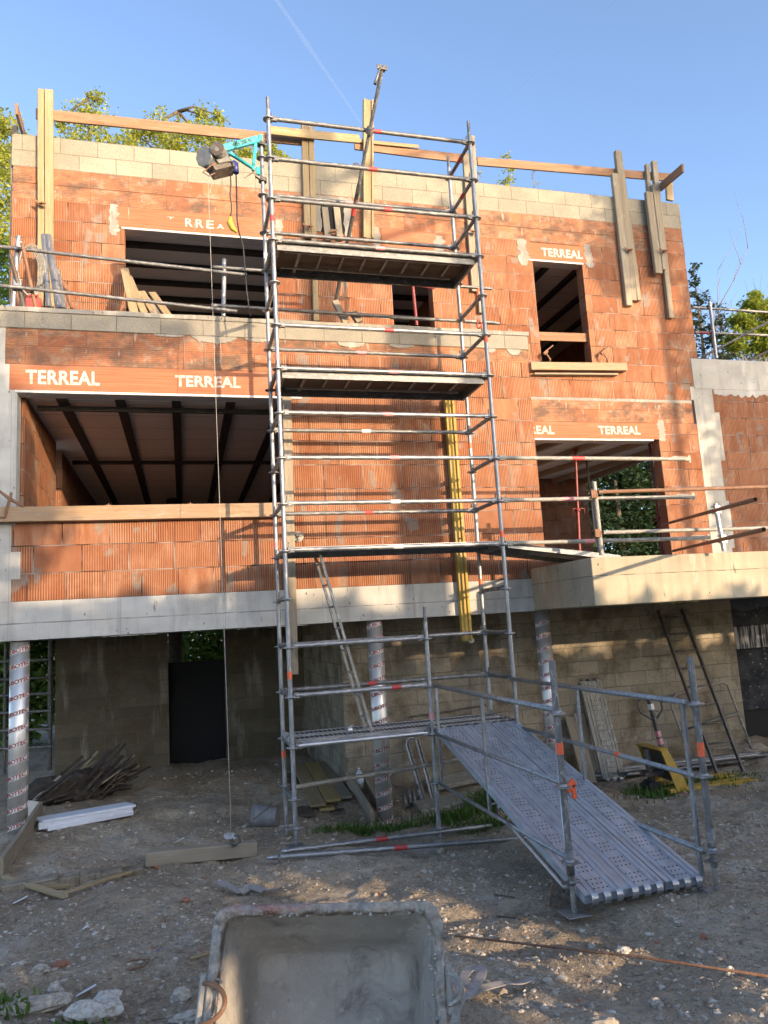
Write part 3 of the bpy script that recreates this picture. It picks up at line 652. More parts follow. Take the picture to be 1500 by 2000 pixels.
M_['navy']=plain('navy_print',(.02,.025,.06),.6,.15,20,dirt=0)
column(-2.78,1.24,.22,2.234,2.2)
column(1.24,1.24,-.24,2.234,1.4)
column(3.52,1.24,-.2,2.234,.4)
# ------------------------------------------------------------------ scaffold tower
B_,W_=2.486,.738; TR=.0242
def zk(k): return 8-.5*k
scaf=thing('scaffold_tower',(1.24,.37,0),'tall galvanised ring scaffold tower with four platforms standing in front of the house','scaffold')
def rosette_mesh():
    b=MB(); b.disc((0,0,0),(0,0,1),.062,.010,20,.026)
    for i in range(8):
        t=math.pi/4*i; c=V((math.cos(t)*.044,math.sin(t)*.044,0)); 
    b.cyl((0,0,-.02),(0,0,.02),.03,14); return b
rosm=None
def rosette(p,parent,mat='galv'):
    global rosm
    if rosm is None:
        o=rosette_mesh().build('rosette',M_[mat],parent,loc=(0,0,0)); rosm=o.data
    else:
        o=bpy.data.objects.new('rosette',rosm); COL.objects.link(o)
    place(o,Matrix.Translation(V(p)),parent); return o
def tapeband(p,q,t,w,mat,parent,r=TR):
    p=V(p);q=V(q);d=(q-p).normalized(); c=p+(q-p)*t
    b=MB(); b.cyl(c-d*w/2,c+d*w/2,r+.0012,14,cap=False); return b.build('tape',M_[mat],parent)
def standard(x,y,z0,z1,ks,tapes=(),mat='galv',parent=None,spig=.16,base=True,topr=.0195):
    parent=parent or scaf
    s=tube('standard',(x,y,z0+.16),(x,y,z1-spig),TR,M_[mat],parent)
    if spig: tube('spigot',(x,y,z1-spig-.02),(x,y,z1),topr,M_['galvd'],s)
    for k in ks: rosette((x,y,zk(k)),s)
    for z,m in tapes: tapeband((x,y,z-.05),(x,y,z+.05),.5,.075,m,s)
    if base:
        b=MB(); b.box(x-.075,x+.075,y-.075,y+.075,z0,z0+.007); b.cyl((x,y,z0),(x,y,z0+.2),.018,12)
        for i in range(12): b.disc((x,y,z0+.02+i*.013),(0,0,1),.0205,.005,12)
        b.cyl((x,y,z0+.15),(x,y,z0+.175),.03,8); b.obox((x-.08,y,z0+.165),(x+.08,y,z0+.165),.014,.022)
        b.build('base_plate',M_['galv'],parent)
    return s
standard(0,0,.055,8.28,range(0,16),[(6.77,'tape_red'),(5.15,'tape_pk'),(1.72,'tape_or')])
standard(B_,0,-.1,8.30,range(0,16),[(5.45,'tape_or'),(3.12,'tape_or')])
standard(0,W_,-.09,8.30,range(0,16),[(6.7,'tape_wh'),(3.15,'tape_pk'),(.83,'tape_or')])
standard(B_,W_,-.14,8.31,range(0,16),[(4.34,'tape_or'),(2.62,'tape_or')])
standard(1.5,0,-.13,2.34,(12,13,14,15),[(1.18,'tape_pk')])
# timber pads
for x,y,z in ((0.02,-.02,.018),(0,.74,-.13)): bar('sole_board',(x-.16,y,z),(x+.18,y,z+.01),.22,.045,M_['weath'],scaf)
def heads(p,q,parent,mat='galv'):
    p=V(p);q=V(q);d=(q-p).normalized()
    for c,s in ((p,1),(q,-1)):
        e=c+d*s*.03; b=MB()
        b.obox(e,e+d*s*.07,.04,.058); b.obox(e+d*s*.012+V((0,0,-.045)),e+d*s*.012+V((0,0,.085)),.007,.026)
        b.build('wedge_head',M_[mat],parent,bevel=.003)
def ledger(p,q,mat='galv',tape=None,parent=None,name='ledger',r=TR,hd=True):
    parent=parent or scaf; p=V(p);q=V(q);d=(q-p).normalized()
    o=tube(name,p+d*.06,q-d*.06,r,M_[mat],parent)
    if hd: heads(p,q,o,'galvd')
    if tape: tapeband(p,q,tape[0],.11,tape[1],o,r)
    return o
fr=[(0,'tape_red',.52),(1,'tape_red',.49),(2,'tape_red',.55),(3,'tape_pk',.5),(5,'tape_red',.52),(6,'tape_pk',.53),(7,'tape_pk',.49),(8,'tape_pk',.51),(9,'tape_wh',.5),(10,'tape_wh',.5)]
for k,m,t in fr: ledger((0,-.0,zk(k)+.012),(B_,0,zk(k)+.012),'galvd' if k<5 else 'galv',(t,m))
for k,m,t in ((1,'tape_pk',.44),(2,None,0),(5,'tape_pk',.46),(7,'tape_wh',.46),(9,'tape_red',.45),(13,'tape_red',.42)):
    ledger((0,W_,zk(k)+.012),(B_,W_,zk(k)+.012),'galvd',(t,m) if m else None)
ledger((0,W_,zk(12)+.012),(B_,W_,zk(12)+.012))
ledger((0,0,zk(12)+.012),(1.5,0,zk(12)+.012)); ledger((0,0,zk(13)+.012),(1.5,0,zk(13)+.012),'galv',(.75,'tape_red'))
ledger((0,0,zk(14)+.012),(1.5,0,zk(14)+.012),'galvb')
ledger((0,W_*.6,.52),(2.3,W_*1.1,.56),'dirty',hd=False)
for k in range(0,11):
    ledger((B_,0,zk(k)+.012),(B_,W_,zk(k)+.012),'dirty' if k%3 else 'galvd',(.45,'tape_red') if k in (0,1) else None,name='transom')
for k in list(range(2,11)): ledger((0,0,zk(k)+.012),(0,W_,zk(k)+.012),'dirty',name='transom')
for k in (11,12,13,14): 
    ledger((B_,0,zk(k)+.012),(B_,W_,zk(k)+.012),'galvd',name='transom'); ledger((0,0,zk(k)+.012),(0,W_,zk(k)+.012),'galvd',name='transom')
ledger((0,0,.52),(0,W_,.44),'galvd',name='transom')
ledger((1.5,0,1.012),(1.5,W_,1.012),'galvd',name='transom')
# platforms with plywood decks seen from below
def frame_deck(k,x0=.05,x1=B_-.05):
    z=zk(k); t=MB(); t.box(x0,x1,.05,W_-.05,z+.012,z+.026); p=t.build('platform_deck',M_['ply'],scaf)
    s=MB(); s.box(x0,x1,.034,.052,z-.085,z+.04); s.box(x0,x1,W_-.052,W_-.034,z-.085,z+.04); s.box(x0,x0+.03,.053,W_-.053,z-.08,z+.01); s.box(x1-.03,x1,.053,W_-.053,z-.08,z+.01)
    s.build('edge_profile',M_['galvd'],p)
    c=MB()
    for i in range(1,9):
        x=x0+(x1-x0)*i/9+.01; c.obox((x,.16,z-.012),(x,W_-.2,z-.012),.022,.022)
    for y in (.16,W_-.2): c.obox((x0+.1,y,z-.034),(x1-.14,y,z-.034),.018,.02)
    c.obox((x0+.28,.06,z-.016),(x0+.28,W_-.06,z-.016),.03,.024)
    c.build('cross_bar',M_['dirty'],p)
    return p
frame_deck(3); frame_deck(6)
def steel_deck(name,p,q,w,parent,mat='galvb',side=V((0,1,0)),slots=False,pitch=.075,hooks=True):
    """perforated steel plank from p to q; w wide"""
    M,L=frame(p,q); M2=M
    b=MB(); h=w/2
    prof=[(-h,-.06),(-h,.0),(-h+.03,.0),(-h+.033,-.008),(-h+.05,-.008),(-h+.053,0),(-h+.075,0),(-h+.078,-.008),(-h+.095,-.008),(-h+.098,0)]
    prof=prof+[(-a,z) for a,z in prof[::-1]]
    rows=[[b.bm.verts.new((x,a,z)) for a,z in prof] for x in (0,L)]
    for i in range(len(prof)-1): b.bm.faces.new((rows[0][i],rows[0][i+1],rows[1][i+1],rows[1][i]))
    for x in (0.0,L): b.box(x-.004,x+.004,-h,h,-.06,-.001)
    me=bpy.data.meshes.new(name); bmesh.ops.recalc_face_normals(b.bm,faces=b.bm.faces); b.bm.to_mesh(me); b.bm.free(); me.materials.append(M_[mat])
    o=bpy.data.objects.new(name,me); COL.objects.link(o); place(o,M,parent)
    d=MB(); n=int(L/pitch)
    for i in range(1,n):
        x=i*L/n
        if slots:
            for y in (-.055,.0,.055): d.bm.faces.new([d.bm.verts.new((x+sx*.013+sy*.4*.02,y+sy*.022,.0012)) for sx,sy in ((-1,-1),(1,-1),(1,1),(-1,1))])
        else:
            row=(-.05,-.017,.017,.05) if i%2 else (-.034,0,.034)
            if (i//2)%2==0 and i%2==0: continue
            for y in row: 
                vs=[d.bm.verts.new((x+.0072*math.cos(t*math.pi/4),y+.0072*math.sin(t*math.pi/4),.0012)) for t in range(8)]; d.bm.faces.new(vs)
    bm=bmesh.new(); bm.from_mesh(me); n0=len(bm.faces)
    tmp=bpy.data.meshes.new('tmp'); d.bm.to_mesh(tmp); d.bm.free(); bm.from_mesh(tmp); bpy.data.meshes.remove(tmp); bm.faces.ensure_lookup_table()
    for f in bm.faces[n0:]: f.material_index=1
    bm.to_mesh(me); bm.free(); me.materials.append(M_['hole'])
    if hooks:
        for x,s in ((0,-1),(L,1)):
            for y in (-h*.62,0,h*.62):
                k=MB(); pts=[(x+s*(.005+.042*math.sin(t)),0,-.028+.045*math.cos(t)) for t in [i*.36 for i in range(9)]]
                k=MB(); r1=[];
                for px_,_,pz in pts: r1.append([k.bm.verts.new((px_,y+yy,pz)) for yy in (-.024,.024)]+[k.bm.verts.new((px_*1-s*.006*math.copysign(1,1),y+yy,pz-.004)) for yy in (.024,-.024)])
                for a_,b_ in zip(r1,r1[1:]):
                    for i in range(4): f=k.bm.faces.new((a_[i],a_[(i+1)%4],b_[(i+1)%4],b_[i]))
                bmesh.ops.recalc_face_normals(k.bm,faces=k.bm.faces)
                me=bpy.data.meshes.new('hook'); k.bm.to_mesh(me); k.bm.free(); me.materials.append(M_['galvb']); hk=bpy.data.objects.new('hook',me); COL.objects.link(hk); place(hk,M,o)
    return o
for y in (.2,.54):
    steel_deck('platform_deck',(.03,y,zk(10)+.045),(B_-.03,y,zk(10)+.045),.32,scaf,'galv')
    steel_deck('platform_deck',(.03,y,zk(14)+.06),(B_-.03,y,zk(14)+.06),.32,scaf,'galv',slots=True,pitch=.05)
# cantilevered tubes pointing right from the front post
for k,xe,t in ((8,5.06,.40),(9,5.05,.33),(10,5.2,.40)):
    p=V((B_+.06,0,zk(k)+.012)); q=V((xe,.0,zk(k)+(.0 if k!=9 else .02)))
    o=tube('ledger',p,q,TR,M_['dirty'],scaf); tapeband(p,q,t,.16,'tape_pk' if k!=8 else 'tape_red',o)
    h=MB(); h.obox(p-V((.03,0,0)),p+V((.06,0,0)),.04,.06); h.build('wedge_head',M_['dirty'],o,bevel=.003)
    h=MB(); h.obox(q-V((.03,0,0)),q+V((.05,0,0)),.045,.05); h.obox(q+V((.05,0,-.045)),q+V((.05,0,.05)),.04,.012); h.obox(q-V((.2,0,-.032)),q-V((.01,0,-.032)),.01,.012)
    h.build('wedge_head',M_['dirty'],o,bevel=.003)
# hatch ladder between the lowest two platforms
def ladder(name,a,b_,w,mat,label,parent=None,rungs=8,sw=.03,sd=.05,rr=.013,wd=None,cat='ladder'):
    """a,b_ = foot and head of the first stile; w = vector to the second stile"""
    a=V(a);b_=V(b_);w=V(w)
    if parent is None: t=thing(name,a+w/2,label,cat)
    else: t=parent
    up=(b_-a).cross(w)
    for o in (V((0,0,0)),w): bar('stile',a+o,b_+o,sw,sd,M_[mat],t,up=up,bevel=.003)
    for i in range(rungs):
        f=(i+.55)/rungs; c=a+(b_-a)*f; tube('rung',c,c+w,rr,M_[mat],t,10,False)
    return t
ladder('access_ladder',(.85,.06,1.075),(.40,.17,2.99),(0,.31,0),'dirty','narrow steel ladder rising from the lowest deck to the hatch of the platform above',rungs=8,sw=.025,sd=.03,rr=.011)
# coupler on lowest deck
cb=MB(); cb.disc((.62,.12,1.10),(1,.2,0),.035,.05,14,.024); cb.obox((.60,.12,1.12),(.66,.14,1.15),.03,.02); c=cb.build('tube_coupler',M_['galvb']); tag(c,'loose tube coupler lying on the lowest scaffold deck','coupler')
# bridge plank to the balcony
bp=thing('bridge_plank',(3.2,.3,2.95),'perforated steel plank bridging from the scaffold to the balcony','plank')
steel_deck('deck_plank',(2.52,.16,3.02),(4.25,.62,2.865),.32,bp,'galv',hooks=False); steel_deck('deck_plank',(2.52,.52,3.02),(4.15,.96,2.865),.32,bp,'galv',hooks=False)
# ------------------------------------------------------------------ access ramp
ramp=thing('access_ramp',(2,-2.9,.2),'perforated steel access ramp with tube handrails sloping from the scaffold down to the dirt','ramp')
for i,x in enumerate((1.69,2.0,2.32)): steel_deck('deck_plank',(x,-.02,1.05),(x,-2.96,.30),.308,ramp,'rampst',pitch=.05)
xl,xr,yl,yr=1.5,2.5,-2.86,-3.06
s1=standard(xl,yl,.155,1.86,(),mat='galvd',parent=ramp,spig=0,base=False)
s1['label']='left jack post at the foot of the ramp'
def jack(x,y,z0,s):
    for k in (13,14,15): rosette((x,y,zk(k)-.01),s)
    b=MB(); b.box(x-.085,x+.085,y-.085,y+.085,z0,z0+.009); bb=b.build('base_plate',M_['galv'],ramp,bevel=.002)
    b=MB(); b.cyl((x,y,z0),(x,y,z0+.22),.0165,12)
    for i in range(16): b.disc((x,y,z0+.02+i*.012),(0,0,1),.0195,.005,12)
    b.build('jack_screw',M_['dirty'],bb)
    b=MB(); b.cyl((x,y,z0+.19),(x,y,z0+.215),.03,8); b.obox((x-.075,y,z0+.205),(x+.06,y,z0+.205),.014,.022); b.cyl((x,y,z0+.25),(x,y,z0+.42),TR+.004,14); b.build('jack_nut',M_['galvd'],s)
jack(xl,yl,.155,s1); tapeband((xl,yl,1.2),(xl,yl,1.3),.5,.08,'tape_or',s1)
s2=standard(xr,yr,.22,1.82,(),mat='galvd',parent=ramp,spig=0,base=False); jack(xr,yr,.22,s2); tapeband((xr,yr,1.12),(xr,yr,1.3),.3,.10,'tape_or',s2)
def handrail(x,y0,y1,bend):
    h=MB(); r=.0185
    h.cyl((x,y0,1.5),(x,y1,1.5),.0215,14); f=h.build('top_rail',M_['galv'],ramp)
    h=MB(); h.cyl((x,y0,.99),(x,y1,.99),r,14); h.build('middle_rail',M_['galv'],ramp)
    h=MB(); h.cyl((x,y0,.48),(x,y1,.48),r,14); h.build('bottom_rail',M_['galv'],ramp)
    for y in (y0-.04,y0+(y1-y0)*.47,y1+.06): bar('rail_post',(x+.001,y,.46 if y!=y1+.06 else .30),(x+.001,y,1.5),.03,.03,M_['galv'],ramp,up=(0,1,0))
    return f
hl=handrail(1.545,-.03,yl+.03,1); hr=handrail(2.545-.09,-.03,yr+.03,1)
b=MB(); b.path([(1.53,yl+.09,1.3),(1.53,yl+.09,.36),(1.53,yl+.11,.29),(1.53,yl+.17,.27),(1.53,yl+.25,.29),(1.53,yl+.95,.46),(1.53,yl+1.1,.48)],.018,10); b.build('rail_loop',M_['galvb'],ramp)
b=MB(); b.path([(2.48,yr+.5,.30),(2.48,yr+.6,.34),(2.48,yr+1.0,.46),(2.48,yr+1.15,.48)],.018,10); b.build('rail_loop',M_['galvb'],ramp)
b=MB(); b.path([(1.56,yl+1.32,.965),(1.57,yl+1.3,.99),(1.60,yl+1.3,.965)],.008,6); 
b=MB(); b.obox((xl+.02,yl+.0,.96),(xl+.09,yl-.0,1.02),.03,.05); b.obox((xl+.075,yl,1.0),(xl+.08,yl,.90),.03,.03); cl=b.build('rail_clamp',M_['tape_or'],ramp,bevel=.005)
tapeband((2.455,-2.0,.99),(2.455,-2.2,.99),.2,.07,'tape_or',ramp,.0185)
# ------------------------------------------------------------------ timber on the walls
def post_pair(label,cols,mat='pale',group=None,clamp=None,name='timber_post'):
    """cols: list of (px_top,py_top,px_bot,py_bot,width,thick,Y)"""
    t=None
    for i,(xa,ya,xb,yb,w_,th,Y) in enumerate(cols):
        p=onY(xb,yb,Y-th/2);q=onY(xa,ya,Y-th/2)
        if t is None: t=thing(name,(p.x,Y,p.z),label,'timber post',group)
        bar('board',p,q,th,w_,M_[mat],t,up=(1,0,0),bevel=.006,warp=.006)
    if clamp:
        c=V(clamp); b=MB(); b.cyl(c+V((0,.05,0)),c+V((.0,-.09,.0)),.009,8); b.obox(c+V((-.10,-.03,.05)),c+V((.03,-.035,-.03)),.012,.03); b.disc(c+V((0,-.035,0)),(0,1,0),.035,.012,10); b.obox(c+V((-.04,-.06,0)),c+V((.045,-.055,.012)),.02,.02)
        b.build('clamp',M_['rusty'],t)
    return t
YW=YU-.008
post_pair('tall pair of pale timber boards bolted upright at the left end of the upper wall',[(80,176,80,600,.085,.07,YW),(96,177,97,600,.11,.07,YW)],'pale',clamp=onY(84,401,YW-.09))
post_pair('upright boards, one weathered and one yellow, left of the steel props on the upper wall',[(594,240,601,466,.10,.06,YW),(607,248,617,628,.085,.07,YW)],'pale',clamp=onY(604,446,YW-.09))
def h20(name,xa,ya,xb,yb,Y,mat,label,fw=.065):
    p=onY(xb,yb,Y);q=onY(xa,ya,Y)
    t=thing(name,p,label,'timber beam')
    for dx in (-fw,fw): bar('flange',p+V((dx,0,0)),q+V((dx,0,0)),.08,.035,M_[mat],t,up=(1,0,0),bevel=.005)
    bar('web',p,q,.03,fw*1.5,M_[mat],t,up=(1,0,0),bevel=.002)
    return t
t=h20('formwork_beam',719,196,719,466,YW-.05,'pale','pale formwork beam standing upright above the middle of the parapet')
t=post_pair('weathered pair of boards upright behind the right end of the scaffold',[(909,300,927,570,.11,.06,YW),(921,266,940,612,.085,.06,YW)],'weath',clamp=onY(925,455,YW-.09))
post_pair('long double timber post bolted across the parapet right of the upper window',[(1206,296,1236,588,.13,.075,YW),(1199,340,1228,598,.12,.075,YW-.001),(1213,330,1247,588,.075,.075,YW-.002)],'weath',clamp=onY(1228,491,YW-.09))
post_pair('stepped double timber post hanging lowest at the right corner of the upper wall',[(1276,316,1310,622,.10,.07,YW),(1263,322,1268,392,.075,.07,YW-.001),(1266,376,1286,535,.14,.07,YW-.0755),(1275,362,1296,528,.07,.07,YW-.076)],'weath',clamp=onY(1296,493,YW-.17))
post_pair('short timber stub nailed behind the right corner of the parapet',[(1306,352,1308,392,.14,.05,YU+.25)],'pale',name='timber_stub')
post_pair('weathered edge board upright on the left corner of the house',[(29,246,24,590,.08,.05,YU+.1)],'weath')
def plank(xa,ya,xb,yb,Ya,Yb,h,mat,label,name='guard_plank',th=.035,warp=.012,cat='plank',group=None):
    p=onY(xa,ya,Ya);q=onY(xb,yb,Yb); o=bar(name,p,q,th,h,M_[mat],None,bevel=.004,warp=warp); return tag(o,label,cat,group)
YG=YW-.02-.09
plank(70,222,592,275,YW+.02,YW+.02,.165,'brown','brown guard plank running along the parapet behind the tall left posts')
plank(528,255,702,272,YW-.13,YW-.13,.14,'pale','pale guard plank overlapping the brown ones between the middle posts')
plank(690,274,818,286,YW-.03,YW-.03,.06,'pale','thin splintered offcut nailed behind the upright formwork beam',th=.02)
plank(692,285,930,313,YW+.02,YW+.02,.15,'brown','short brown guard plank behind the right half of the scaffold')
plank(932,315,1310,347,YW+.025,YW+.025,.15,'brown','reddish brown guard plank between the scaffold and the right corner')
p=onY(1290,366,YU-.02); q=onY(1334,328,YU-.75)
tag(bar('guard_plank',p,q,.035,.15,M_['brown']),'brown plank end jutting out over the right corner of the parapet','plank')
p=onY(32,212,YU-.55); q=onY(48,268,YU+.6)
tag(bar('guard_plank',p,q,.035,.14,M_['brown']),'brown plank end jutting out over the left corner of the parapet','plank')
# two short boards closing the chase, with a bolt
t=thing('chase_board',onY(640,480,YU-.03),'two short grey boards upright in the rough chase beside the yellow post','boards')
bar('board',onY(641,470,YU-.03),onY(634,405,YU-.03),.04,.10,M_['weath'],t,up=(1,0,0)); bar('board',onY(664,470,YU-.03),onY(657,405,YU-.03),.04,.10,M_['weath'],t,up=(1,0,0))
b=MB(); c=onY(650,453,YU-.06); b.disc(c,(0,1,0),.05,.014,8); b.obox(c+V((-.05,-.03,-.02)),c+V((.06,-.03,.02)),.02,.025); b.build('wing_nut',M_['rusty'],t)
# window formwork
t=thing('window_board',onY(1100,720,YU-.08),'timber sill board wedged under the upper right window','board')
p=onY(1035,716,YU-.02-.05);q=onY(1222,718,YU-.07); bar('board',p,q,.10,.13,M_['sill'],t,warp=.005)
bar('bearer',onY(1042,731,YU-.05),onY(1205,732,YU-.05),.09,.03,M_['weath'],t)
def clampx(c,s,parent,ang=.6):
    b=MB(); c=V(c); b.cyl(c+V((-.05,-.02,-.02))*s,c+V((.16,.0,.14))*s,.011,8); b.path([c+V((0,-.03,0)),c+V((.02,-.05,-.06))*s,c+V((.06,-.05,-.12))*s,c+V((.06,-.02,-.16))*s],.014,8); b.obox(c+V((-.03,-.03,-.03)),c+V((.03,-.03,.03)),.03,.05)
    return b.build('clamp',M_['rusty'],parent)
clampx(onY(1064,690,YU-.08),1.0,t); clampx(onY(1176,690,YU-.08),1.0,t)
p=onY(1051,657,YU+.08);q=onY(1150,660,YU+.08); tag(bar('window_rail',p,q,.03,.15,M_['brown']),'brown plank nailed across the inside of the upper right window','plank')
t=thing('sill_beam',(-1.4,YB-.06,3.5),'long sill timber clamped along the bottom of the big left opening','timber beam')
bar('timber',(-3.9,YB-.062,3.60),(.12,YB-.062,3.605),.12,.165,M_['sill'],t,warp=.006)
for px in (45,98,212,372):
    c=onY(px,994,YB-.05); b=MB(); b.box(c.x-.03,c.x+.03,c.y-.03,c.y+.03,3.688,3.698); b.cyl((c.x,c.y,3.69),(c.x,c.y,3.72),.006,6); b.build('wedge_plate',M_['rusty'],t)
b=MB(); c=onY(20,975,YB-.13); b.path([c+V((-.13,0,.11)),c,c+V((.10,0,-.06)),c+V((.15,.03,-.10))],[.012,.02,.018,.012],8); b.path([c+V((.01,0,.07)),c+V((.0,-.02,0)),c+V((-.03,-.02,-.12)),c+V((-.05,-.0,-.2)),c+V((-.09,.0,-.2))],[.014,.018,.014,.014,.012],8); b.build('clamp',M_['rusty'],t)
# timber and plates on the lower bay
t=thing('formwork_post',(.22,YB-.05,1.7),'grey weathered board upright beside the big left opening','board')
bar('board',(.185,YB-.045,1.66),(.235,YB-.045,5.03),.05,.11,M_['weath'],t,up=(1,0,0),warp=.004)
t=h20('yellow_formwork_beam',876,780,912,1252,YB-.06,'yel','long yellow formwork beam hanging down the bay wall past the concrete beam',.047)
b=MB(); b.disc(onY(920,1250,YB-.05),(.3,1,.2),.035,.05,12,.012); b.build('end_cap',M_['tape_wh'],t)
tx=text_bm('PERI',.09,.0005,.002,1.1) if False else None
def anchor(px,py,label):
    c=onY(px,py,YB-.03); b=MB(); b.disc(c,(0,1,0),.062,.012,18,.013); t=b.build('anchor_plate',M_['dirty']); tag(t,label,'anchor plate')
    b=MB(); b.cyl(c+V((0,.04,0)),c+V((0,-.09,0)),.009,8); b.build('threaded_rod',M_['rusty'],t)
    b=MB()
    for k in range(3): a_=k*2.094+.4; b.obox(c+V((0,-.02,0)),c+V((math.cos(a_)*.05,-.03,math.sin(a_)*.05)),.014,.02)
    b.build('wing_nut',M_['dirty'],t)
anchor(583,1048,'round anchor plate on the bay wall beside the grey board'); anchor(895,1053,'round anchor plate with rod over the yellow formwork beam')
# ------------------------------------------------------------------ props, raking tube
p0=onY(655,592,1.45); p1=onY(722,256,-.055); d=(p1-p0)
k=0
best=None
for i in range(1000,1500):
    q=p0+d*(i/1000); e=q-CAM; y=1000-F*e.dot(_u)/e.dot(_fw)
    if y<135: best=q;break
best=best or p0+d*1.3
t=thing('raking_prop',p0,'long raking push-pull prop leaning through the top of the scaffold','prop')
tube('outer_tube',p0+(best-p0)*.0,p0+(best-p0)*.55,.026,M_['dsteel'],t); tube('inner_tube',p0+(best-p0)*.5,best,.022,M_['galvd'],t)
tapeband(p0,best,.43,.09,'tape_red',t,.0265)
b=MB(); b.obox(best+V((-.03,0,-.01)),best+V((-.035,0,.05)),.05,.015); b.obox(best+V((.03,0,-.01)),best+V((.035,0,.05)),.05,.015); b.obox(best+V((-.035,0,-.012)),best+V((.035,0,-.012)),.05,.02); b.build('fork_head',M_['dsteel'],t)
b=MB(); b.path([best+V((-.03,-.02,0)),best+V((-.06,-.02,-.1)),best+V((-.10,-.02,-.22))],[.012,.014,.02],6); b.build('hanging_strap',M_['galvd'],t)
b=MB(); b.disc(p1+V((0,0,0)),d,.045,.07,14,.024); b.obox(p1+V((-.03,.0,.03)),p1+V((.05,0,.05)),.05,.03); b.build('coupler',M_['galvd'],t)
tag(bar('prop_foot',onY(676,632,1.32),onY(654,588,1.40),.05,.09,M_['weath'],up=(1,0,0)),'dark timber foot leaning under the raking prop on the parapet','timber block')
tag(bar('timber_block',onY(702,630,1.28),onY(689,610,1.30),.07,.09,M_['weath'],up=(1,0,0)),'short dark timber block standing on the parapet beside the prop foot','timber block')
def prop(label,base,top,fl=True,nut=.5,mat='redp'):
    base=V(base);top=V(top); t=thing('shoring_prop',base,label,'prop'); mid=base+(top-base)*nut
    tube('outer_tube',base,mid,.028,M_[mat],t); tube('inner_tube',mid-(top-base).normalized()*.05,top,.022,M_[mat],t)
    b=MB(); b.box(base.x-.06,base.x+.06,base.y-.06,base.y+.06,base.z,base.z+.008); b.build('foot_plate',M_[mat],t)
    b=MB(); b.box(top.x-.06,top.x+.06,top.y-.06,top.y+.06,top.z-.008,top.z); b.build('head_plate',M_[mat],t)
    b=MB(); b.disc(mid,(0,0,1),.045,.05,12); b.path([mid+V((-.11,-.02,-.08)),mid+V((-.11,-.03,.02)),mid+V((.11,-.03,.02)),mid+V((.11,-.02,-.08))],.008,6); b.build('adjusting_nut',M_[mat],t)
    return t
a=onY(1122,862,3.6); b_=onY(1128,1075,3.6); prop('red steel prop nearest the front under the ground floor ceiling',(b_.x,3.6,2.62),(a.x,3.6,5.0),nut=.55)
a=onY(1142,866,4.2); prop('dark steel prop standing behind the nearest red prop',(a.x+.05,4.2,2.62),(a.x,4.2,5.0),nut=.5,mat='dsteel')
a=onY(1268,863,3.1); prop('red steel prop against the right jamb of the ground floor opening',(a.x+.02,3.1,2.62),(a.x,3.1,5.0),nut=.45)
t=thing('red_frame',onY(813,636,2.5),'red painted tube frame standing in the small upper opening','frame')
pa=onY(814,636,2.5);pb=onY(806,556,2.5);pc=onY(848,563,2.6); tube('post',pa,pb,.026,M_['redp'],t); tube('rail',pb,pc,.02,M_['redp'],t)
# ------------------------------------------------------------------ guard rails
def clampb(c,parent,mat='galv'):
    c=V(c); b=MB(); b.box(c.x-.03,c.x+.03,c.y-.05,c.y-.03,c.z-.045,c.z+.045); b.box(c.x-.03,c.x+.05,c.y-.03,c.y+.02,c.z+.03,c.z+.045); b.box(c.x+.035,c.x+.05,c.y-.045,c.y+.02,c.z-.045,c.z+.03); b.box(c.x-.03,c.x+.05,c.y-.03,c.y+.02,c.z-.045,c.z-.032)
    return b.build('bracket',M_[mat],parent)
t=thing('terrace_guardrail',(-1.5,1.25,6.04),'galvanised tube guardrail along the terrace parapet','guardrail')
YT=1.21
for (xa,ya,xb,yb,dy) in ((-40,477,482,537,0),(-40,553,463,608,0),(415,521,960,564,.052),(412,596,975,632,.052),(762,620,968,630,-.05)):
    p=onY(xa,ya,YT-.05+dy);q=onY(xb,yb,YT-.05+dy); tube('rail',p,q,.0225,M_['galvd'],t)
for px,ya,pb,yb in ((36,462,25,606),(438,507,436.5,618)):
    p=onY(pb,yb,YT+.02);q=onY(px,ya,YT+.02); s=tube('post',p,q,.028,M_['galv'],t)
    for z in (.85,.35) if px<100 else ():
        c=p+(q-p)*z; clampb(c+V((.03,-.02,0)),s)
p=onY(905,700,1.2)
t=thing('balcony_guardrail',(4,-.3,2.78),'tube guardrail on the front edge of the concrete balcony','guardrail')
s=tube('post',onY(1175,1084,-.3),onY(1160,941,-.3),.027,M_['dirty'],t)
for py in (966,1042): clampb(onY(1163+ (py-966)*.1,py,-.3)+V((-.05,0,0)),s,'rusty'); 
bar('splice_plate',onY(1166,1068,-.27),onY(1157,975,-.27),.02,.03,M_['weath'],t,up=(1,0,0))
for xa,ya,xb,yb,m in ((1168,961,1760,943,'rusty'),(1178,1040,1760,1024,'dirty')): tube('rail',onY(xa,ya,-.33),onY(xb,yb,-.33),.0225,M_[m],t)
t=thing('side_guardrail',(4.9,-.7,2.78),'side guardrail of dark tubes on a short bright post at the right of the balcony','guardrail')
pf=onZ(1414,1076,2.785); s=tube('post',pf,onY(1397,984,pf.y),.024,M_['galvb'],t)
for py,px in ((996,1396),(1053,1408)): clampb(onY(px,py,pf.y)+V((0,0,0)),s)
for (xa,ya,ym,xb,yb) in ((1308,1021,2.62,1396,997),(1315,1076,2.62,1408,1054)):
    p=onY(xa,ya,ym);q=onY(xb,yb,pf.y-.04); tube('rail',p,p+(q-p)*1.5,.022,M_['rusty'],t)
t=thing('wing_guardrail',(8.3,2.9,6.41),'guardrail tubes on top of the right wing in front of the trees','guardrail')
s=tube('post',onY(1399,700,2.85),onY(1386,590,2.85),.03,M_['galv'],t)
for xa,ya,xb,yb,m,Y in ((1351,600,1620,618,'galvd',2.9),(1357,649,1620,660,'galvd',2.9)): tube('rail',onY(xa,ya,Y),onY(xb,yb,Y),.024,M_[m],t)
